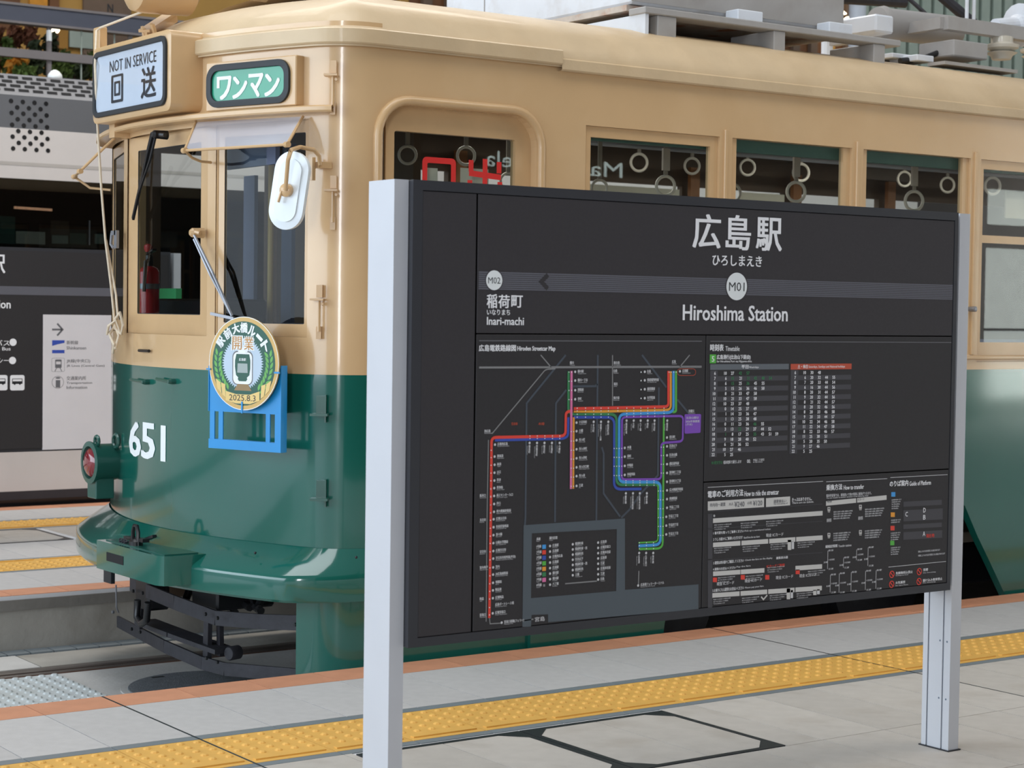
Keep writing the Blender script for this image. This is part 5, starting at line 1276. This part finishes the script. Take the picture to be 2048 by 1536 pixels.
pshape('plate_ribbon', ribbon_m, [[(-.50, -.60), (-.2, -.66), (.2, -.66), (.47, -.58), (.47, -.78), (.2, -.86), (-.2, -.86), (-.50, -.80)], [(-.80, -.34), (-.66, -.42), (-.62, -.66), (-.74, -.56)], [(-.64, -.42), (-.52, -.46), (-.50, -.74), (-.60, -.68)],
      [(.80, -.34), (.66, -.42), (.62, -.66), (.74, -.56)], [(.64, -.42), (.52, -.46), (.50, -.74), (.60, -.68)]], 0.0013)
pshape('plate_track', mat('plate_track_brown', (150, 124, 84), 0.5), [[(-.16, -.44), (.14, -.44), (.24, -.58), (-.26, -.58)]], 0.0011)
pshape('plate_train_outline', inkgrey, [rrect(-.315, .275, -.46, .265, .13)], 0.00105)
pshape('plate_train_shell', white, [rrect(-.29, .25, -.44, .24, .12), [(-.16, .22), (.12, .22), (.10, .34), (-.14, .34)]], 0.0012)
pshape('plate_train_front', pgreen, [[(-.20, .20), (.17, .20), (.22, .0), (.17, -.28), (.08, -.38), (-.12, -.38), (-.20, -.28), (-.25, .0)]], 0.0015)
pshape('plate_train_window', mat('plate_pale_grey', (160, 172, 170), 0.5), [[(-.16, .0), (.12, .0), (.13, -.2), (-.17, -.2)]], 0.0018)
pshape('plate_train_trim', white, [[(-.11, .22), (.08, .22), (.06, .28), (-.09, .28)], [(-.22, -.24), (-.14, -.30), (-.16, -.36), (-.26, -.32)], [(.19, -.24), (.11, -.30), (.13, -.36), (.23, -.32)], [(-.27, .1), (-.235, .1), (-.235, -.22), (-.27, -.22)], [(.205, .1), (.235, .1), (.235, -.22), (.205, -.22)]], 0.0019)
q = MB(); mp_ = lambda a, b: pf.p(a*RX, b*RX, 0.0016)
for ch, a_, b_ in zip('駅前大橋ルート', (-.655, -.455, -.225, .01, .245, .455, .625), (.45, .635, .74, .765, .70, .56, .375)):
    an = math.atan2(b_, a_)-math.pi/2
    if ch == 'ー': q.text('一', mp_, a_, b_, h=0.045, w=0.18, al='m', rot=an, bold=0.06)
    else: q.text(ch, mp_, a_, b_, h=0.21, w=0.20, al='m', rot=an, bold=0.045)
q.text('広島駅', lambda a, b: pf.p(a*RX, b*RX, .002), -.02, .055, h=.06, w=.2, al='c', bold=0.02)
stuff(q.build('plate_lettering', white, plate))
q = MB()
for ch, a_ in (('開', -.18), ('業', .155)): q.text(ch, mp_, a_, .28, h=0.30, w=0.28, al='c', bold=0.085)
q.build('plate_gold_lettering_edge', white, plate)
q = MB()
for ch, a_ in (('開', -.18), ('業', .155)): q.text(ch, lambda a, b: pf.p(a*RX, b*RX, 0.0021), a_, .29, h=0.28, w=0.26, al='c', bold=0.01)
q.build('plate_gold_lettering', mat('plate_gold_dark', (186, 128, 40), 0.45), plate)
q = MB(); q.text('2025.8.3', mp_, -.02, -.80, h=0.13, w=0.76, al='c', bold=0.0); q.build('plate_date_lettering', ink, plate)
mb = MB(); mb.fbox(pf, -.008, .0, -R_-0.012, -R_+0.035, 0.001, 0.004); mb.fbox(pf, R_-.02, R_+.008, -0.035, -0.028, 0.001, 0.006); mb.fbox(pf, -R_-.01, -R_+.012, -0.03, -0.024, 0.001, 0.006); mb.build('plate_clip', blue, holder)
# fire extinguisher in the cab
ep = F(290, 600, -0.14); er = 0.048
ext = thing('fire_extinguisher', (ep.x+0.02, ep.y, F(290, 628, -.14).z-0.04), 'red fire extinguisher behind the middle windscreen of the streetcar', 'fire extinguisher')
eb, et = F(290, 628, -.14).z-0.04, F(290, 532, -.14).z
MB().lathe((ep.x+0.02, ep.y, eb), (0, 0, 1), [(0, er), (et-eb-0.03, er), (et-eb-0.01, er*0.8), (et-eb, er*0.4)], 20).build('cylinder_body', redpaint, ext, smooth=40)
MB().lathe((ep.x+0.02, ep.y, F(290, 578, -.14).z), (0, 0, 1), [(0, er+0.002), (0.025, er+0.002)], 20).build('bracket_band', steel, ext, smooth=30)
mb = MB(); mb.lathe((ep.x+0.02, ep.y, et), (0, 0, 1), [(0, .018), (.05, .018), (.055, .01)], 12); mb.tube([(ep.x+.02, ep.y, et+.03), (ep.x-.02, ep.y-.05, et+.02), (ep.x-.03, ep.y-.055, et-.12)], .009, 7); mb.bar((ep.x+.02, ep.y+.01, et+.06), (ep.x+.02, ep.y-.06, et+.075), .02, .01); mb.build('valve_head', blackm, ext)
MB().lathe((ep.x+.015, ep.y, F(292, 495, -.14).z), (0, 0, 1), [(-.02, .012), (-.008, .02), (.01, .02), (.018, .01)], 12).build('safety_cap', redpaint, ext, smooth=40)
MB().box(3.60, 3.75, ep.y-0.09, ep.y+0.09, 0.44, eb).build('extinguisher_shelf', inner, tram)
MB().box(3.76, 4.36, SY+0.30, FYY-0.30, 0.40, 0.44).build('cab_floor', inner, tram)
# ================================================================== FAR TRAM
FTY = 12.95
ft = thing('low_floor_tram', (7.0, 14.0, -0.28), 'modern white and dark grey tram standing beyond the island platform', 'tram')
fx_0, fx_1 = -6.0, 14.0
def band(name, z0, z1, m, inset=0.0, par=ft): return MB().box(fx_0, fx_1, FTY+inset, FTY+2.3, z0, z1).build(name, m, par)
band('skirt', -0.12, 0.04, ft_black, 0.05)
band('skirt_edge', 0.04, 0.10, ft_dark, 0.0)
band('lower_panel', 0.10, 1.02, ft_white)
wnd = band('window_band', 1.02, 2.315, ft_black, 0.02)
wb = band('upper_white_panel', 2.315, 2.668, ft_white)
MB().box(fx_0, fx_1, FTY-0.002, FTY+0.01, 2.408, 2.432).build('panel_groove', mat('panel_groove_grey', (178, 172, 166), 0.4), wb)
gb2 = band('upper_grey_panel', 2.668, 2.90, ft_grey)
rf = MB().prism(Fr((fx_0, 0, 0), (0, 1, 0), (0, 0, 1)), [(FTY, 2.90), (FTY+2.3, 2.90), (FTY+2.2, 3.06), (FTY+0.12, 3.06)], -(0), (fx_1-fx_0)).build('roof_fairing', ft_grey, ft)
vs = MB()
for r in range(4):
    f = 0.18+r*0.2
    for i in range(40):
        x0 = 3.6+i*0.105+(0.052 if r % 2 else 0)
        y0, z0 = FTY+0.12*f, 2.90+0.16*f
        vs.add([(x0, y0-.003, z0), (x0+0.075, y0-.003, z0), (x0+0.075, y0+.009, z0+.02), (x0, y0+.009, z0+.02)], [(0, 1, 2, 3)])
stuff(vs.build('vent_slot', groove, rf))
hm = MB(); FT = Fr((0, FTY, 0), (1, 0, 0), (0, 0, 1))
p0, p1, p2 = PY(22, 202, FTY), PY(92, 208, FTY), PY(27, 297, FTY)
dx, dz = (p1.x-p0.x)/3, (p0.z-p2.z)/8
for r in range(9):
    for i in range(4 if r % 2 == 0 else 3):
        hm.sheet(FT, circ(p0.x+dx*(i+(0.5 if r % 2 else 0))+r*0.002, p0.z-dz*r, 0.0165, n=14), 0.002)
hm.build('speaker_hole', ft_black, gb2)
# lit cab interior seen through its glass: pale seats, dark posts
for (u0, v0, u1, v1, m) in ((32, 462, 90, 489, card), (102, 441, 138, 470, inner), (140, 466, 172, 489, inner_g), (0, 432, 30, 488, inner_g), (104, 470, 136, 488, panel_pg), (190, 468, 208, 488, panel_pg)):
    a, b = PY(u0, v0, FTY+0.015), PY(u1, v1, FTY+0.015); MB().box(a.x, b.x, FTY+0.012, FTY+0.03, b.z, a.z).build('cab_fitting', m, wnd)
a, b = PY(28, 415, FTY+0.015), PY(104, 420, FTY+.015); MB().bar(a, b, 0.012, 0.018).build('reflection_streak', mat('streak_glow', (255, 190, 150), 0.5, emit=0.7), wnd)  # reflected streak in the glass, drawn as a glowing bar
a, b = PY(179, 441, FTY+.01), PY(179, 490, FTY+.01); MB().box(a.x-.004, a.x+.004, FTY+.005, FTY+.02, b.z, a.z).build('window_divider', steel, wnd)
MB().box(fx_0, fx_1, FTY+0.004, FTY+0.009, 1.02, 2.315).build('tram_window_glass', glass('far_tram_glass', (0.42, 0.45, 0.45), 1.5), wnd)
a = PY(110, 158, FTY+0.3); MB().lathe((a.x, FTY+0.3, 3.06), (0, 0, 1), [(0, .04), (.02, .055), (.045, .05), (.07, .03), (.08, .01)], 16).build('roof_dome', white, ft, smooth=50)
MB().box(a.x+0.03, a.x+0.16, FTY+0.2, FTY+0.3, 3.04, 3.075).build('roof_fitting', ft_dark, ft)
# ================================================================== BACK BUILDING (terrace with planting, warm lit wall, louvres)
WY = 18.6
def wall(name, x0, x1, y0, y1, z0, z1, m): return struct(MB().box(x0, x1, y0, y1, z0, z1).build(name, m))
wb_ = wall('wall_back', -6.0, 34, WY, WY+0.3, -0.3, 9.0, warm)
struct(MB().box(-6.0, 34, 16.4, WY, 3.0, 3.2).build('floor.002', conc_d))
wall('wall_lower', -6.0, 34, 16.4, 16.6, -0.3, 3.0, hall_dark)
tb = thing('terrace_parapet_beam', (9, 17.0, 3.2), 'long dark blue-grey beam along the planted terrace above the tram', 'beam')
b1t, b1b = PY(0, 4, 17.0).z, PY(0, 43, 17.0).z
MB().box(-6, 26, 16.95, 17.05, b1b+0.01, b1t-0.02).build('beam_face', beam_m, tb)
MB().box(-6, 26, 16.93, 17.07, b1t-0.022, b1t).build('beam_cap', rail_tm, tb); MB().box(-6, 26, 16.93, 17.07, b1b-0.008, b1b+0.012).build('beam_foot', rail_tm, tb)
b2t, b2b = PY(0, 95, 17.0).z, PY(0, 112, 17.0).z
MB().box(-6, 26, 16.96, 17.03, b2b, b2t).build('lower_rail', rail_tm, tb)
for u in (98, 260):
    p = PY(u, 100, 17.02); MB().box(p.x-.018, p.x+.018, 17.0, 17.04, 3.2, b1b).build('rail_post', rail_tm, tb)
for u in (162, 228):
    p = PY(u, 130, 17.02); MB().box(p.x-.006, p.x+.006, 17.01, 17.02, 3.2, b1b).build('rail_cable', panel_pg, tb)
p = PY(97, 72, 16.95); MB().box(p.x-.02, p.x+.012, 16.9, 16.95, p.z-.05, p.z+.05).build('rail_fitting', white, tb)
# wall panels
def wpanel(name, u0, v0, u1, v1, y, m, d=0.04):
    a, b = PY(u0, v0, y), PY(u1, v1, y); return MB().box(a.x, b.x, y, y+d, b.z, a.z).build(name, m, wb_)
wpanel('wall_panel', 168, -60, 262, 120, WY-0.05, brown); wpanel('wall_panel', 100, -60, 118, 98, WY-0.06, wood_d); wpanel('wall_panel', 0, -60, 40, 60, WY-.05, wood_d)
wpanel('wall_panel', 60, -60, 95, 30, WY-.05, lf_o)
wpanel('frosted_panel', 140, 60, 186, 98, WY-.07, panel_pg); wpanel('wall_panel', 118, 58, 136, 98, WY-.06, mat('ochre_dark', (160, 116, 48), 0.7))
q = MB(); WFr = Fr((0, WY-.052, 0), (1, 0, 0), (0, 0, 1)); a, b = PY(215, 24, WY-.052), PY(226, 9, WY-.052)
q.text('N', lambda s, t: WFr.p(s, t, 0.002), a.x, a.z, h=b.z-a.z, w=b.x-a.x, bold=0.02); q.build('wall_letter', ink, wb_)
# brown timber stretch with lit shop lamps, then pale louvres
a, b = PY(640, 0, WY).x, PY(1715, 0, WY).x
MB().box(a, b, WY-.05, WY, 3.2, 9).build('timber_cladding', wood_d, wb_)
for i in range(26):
    x_ = a+(b-a)*i/26; MB().box(x_, x_+0.12, WY-.12, WY-.05, 3.2, 9).build('timber_batten', brown if i % 3 else warm, wb_)
lx0, lx1 = PY(1705, 0, WY).x, 33.5
for i in range(60):
    x_ = lx0+i*(lx1-lx0)/60; MB().box(x_, x_+(lx1-lx0)/60*0.72, WY-.14, WY-.02, 3.2, 9).build('louvre_slat', louv, wb_)
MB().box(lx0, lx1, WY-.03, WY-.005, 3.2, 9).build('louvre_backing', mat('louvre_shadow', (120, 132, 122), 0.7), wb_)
for u, v in ((1680, 20), (1697, 34), (1672, 40)):
    p = PY(u, v, WY-.3); MB().lathe(p, (0, 0, -1), [(0, .03), (.05, .09), (.06, .02)], 14).build('wall_lamp', lamp_e, wb_, smooth=40)
p = PY(108, 58, WY-.4); MB().lathe(p, (0, -1, 0), [(0, .02), (.02, .05), (.03, .05)], 12).build('wall_lamp', lamp_e, wb_)
p = PY(1715, 20, 16.0); MB().tube([(p.x, 16.0, -.3), (p.x, 16.0, 8)], .10, 16).build('hall_post', eq_w, wb_, smooth=40)
# planting on the terrace: each shrub a thing with stem and leaf mass
def shrub(u, v0, v1, wpx, y, m, label, name='terrace_shrub', n=150):
    pt = PY(u, v0, y); pb2 = PY(u, v1, y); wd = (PY(u+wpx, v0, y)-pt).length/2
    t = thing(name, (pt.x, y, 3.2), label, 'shrub', 'planting along the terrace rail')
    H = pt.z-3.2
    mb = MB(); mb.tube([(pt.x, y, 3.2), (pt.x+.02, y, 3.2+H*.55)], [.025, .012], 6)
    for k in range(4):
        a_ = k*1.7; mb.tube([(pt.x, y, 3.2+H*.35), (pt.x+wd*.5*math.cos(a_), y+wd*.4*math.sin(a_), 3.2+H*.75)], [.012, .006], 5)
    mb.build('stem', bark, t)
    mb = MB(); rng = random.Random(int(u*7+v0))
    zc_, rz = (pt.z+max(pb2.z, 3.25))/2, (pt.z-max(pb2.z, 3.25))/2
    for i in range(n):
        while True:
            a, b, c = rng.uniform(-1, 1), rng.uniform(-1, 1), rng.uniform(-1, 1)
            if a*a+b*b+c*c < 1: break
        P = V((pt.x+a*wd, y+b*wd*0.8, zc_+c*rz)); s = rng.uniform(.035, .075)
        d = V((rng.uniform(-1, 1), rng.uniform(-1, 1), rng.uniform(-1, 1))).normalized(); e = d.orthogonal().normalized(); g = d.cross(e)
        mb.add([P-e*s, P-g*s*.45+d*s*.15, P+e*s, P+g*s*.45+d*s*.15], [(0, 1, 2, 3)])
    mb.build('foliage', m, t)
SH = [(-5, 50, 150, 40, 17.35, lf_b, 'russet brown shrub at the end of the terrace farthest from the streetcar'), (32, 52, 95, 34, 17.5, lf_b, 'reddish brown shrub behind the upper terrace rail'), (14, 75, 155, 30, 17.3, lf_g, 'yellow-green shrub beside the orange terrace shrub'),
      (35, 112, 158, 34, 17.2, lf_o, 'bright orange autumn shrub on the terrace'), (60, 55, 92, 26, 17.4, lf_b, 'small brown-topped shrub close to the terrace rail post'), (70, 82, 158, 36, 17.3, lf_d, 'dark green shrub between the orange shrub and rail post'),
      (100, 62, 158, 34, 17.45, lf_d, 'tall dark shrub behind the terrace rail post'), (128, 98, 160, 40, 17.3, lf_g, 'mossy green shrub below the frosted terrace panel'), (158, 118, 160, 44, 17.3, lf_d, 'dark low shrub near the thin terrace cable'), (185, 100, 162, 40, 17.35, lf_g, 'green shrub near the white destination box of the streetcar'), (48, 130, 160, 40, 17.1, lf_g, 'low pale green shrub at the foot of the orange one')]
for s_ in SH: shrub(*s_)
# ================================================================== BEHIND THE VIEWER: storefront and added glow panels mirrored in the streetcar windows
struct(MB().box(-1.5, 20.6, -5.3, -5.0, -0.3, 6.5).build('wall_shop', hall_dark))
pale = struct(MB().box(20.7, 40, -5.3, -5.0, -0.3, 6.5).build('wall_shop.001', hall_pale))
shop = thing('shop_sign', (13.2, -4.9, 3.0), 'glowing white shop name mirrored in the streetcar side windows', 'shop sign')
SG = Fr((0, -4.93, 0), (-1, 0, 0), (0, 0, 1))
YV = 2*6.50+4.93
q = MB()
for t_, u0, v0, u1, v1 in (('Ma', 1243, 356, 1178, 322), ('iela', 1040, 336, 976, 300)):      # where the lettering hangs on the shop wall (mirror image of the glass)
    a, b = PY(u0, v0, YV), PY(u1, v1, YV)
    q.text(t_, lambda s_, z_: SG.p(s_, z_, 0.03), -a.x, a.z, h=b.z-a.z, w=a.x-b.x, bold=0.0)
q.build('sign_lettering', sign_e, shop)
a, b = PY(1262, 366, YV), PY(960, 290, YV)
MB().box(b.x, a.x, -4.99, -4.93, a.z, b.z).build('sign_board', mat('shop_board_dark', (70, 56, 44), 0.6), shop)
for i in range(3):  # unseen glowing panels added so the last side window in view reflects brightly
    x_ = 20.8+i*2.3
    w_ = thing('reflection_panel', (x_+1, -4.95, 0.0), 'glowing panel with dark transoms added behind the viewer to brighten the window reflection', 'glow panel', 'added glowing panels for the window reflection')
    MB().box(x_, x_+1.9, -4.99, -4.96, 0.3, 2.42).build('glow_pane', panel_e, w_)
    MB().box(x_, x_+1.9, -4.99, -4.96, 2.75, 3.25).build('glow_pane', panel_e, w_)
    for z_ in (0.95, 1.25): MB().box(x_, x_+1.9, -4.95, -4.93, z_, z_+.035).build('glow_transom', steel, w_)
    MB().box(x_+.94, x_+.97, -4.95, -4.93, 0.3, 2.42).build('glow_mullion', hall_pale, w_)
    MB().prism(Fr((0, -4.96, 0), (-1, 0, 0), (0, 0, 1)), [(-x_-2.0, .2), (-x_+.1, .2), (-x_+.1, 3.35), (-x_-2.0, 3.35)], 0, .05, [[(-x_-1.9, .3), (-x_, .3), (-x_, 2.42), (-x_-1.9, 2.42)], [(-x_-1.9, 2.75), (-x_, 2.75), (-x_, 3.25), (-x_-1.9, 3.25)]]).build('glow_frame', hall_pale, w_)
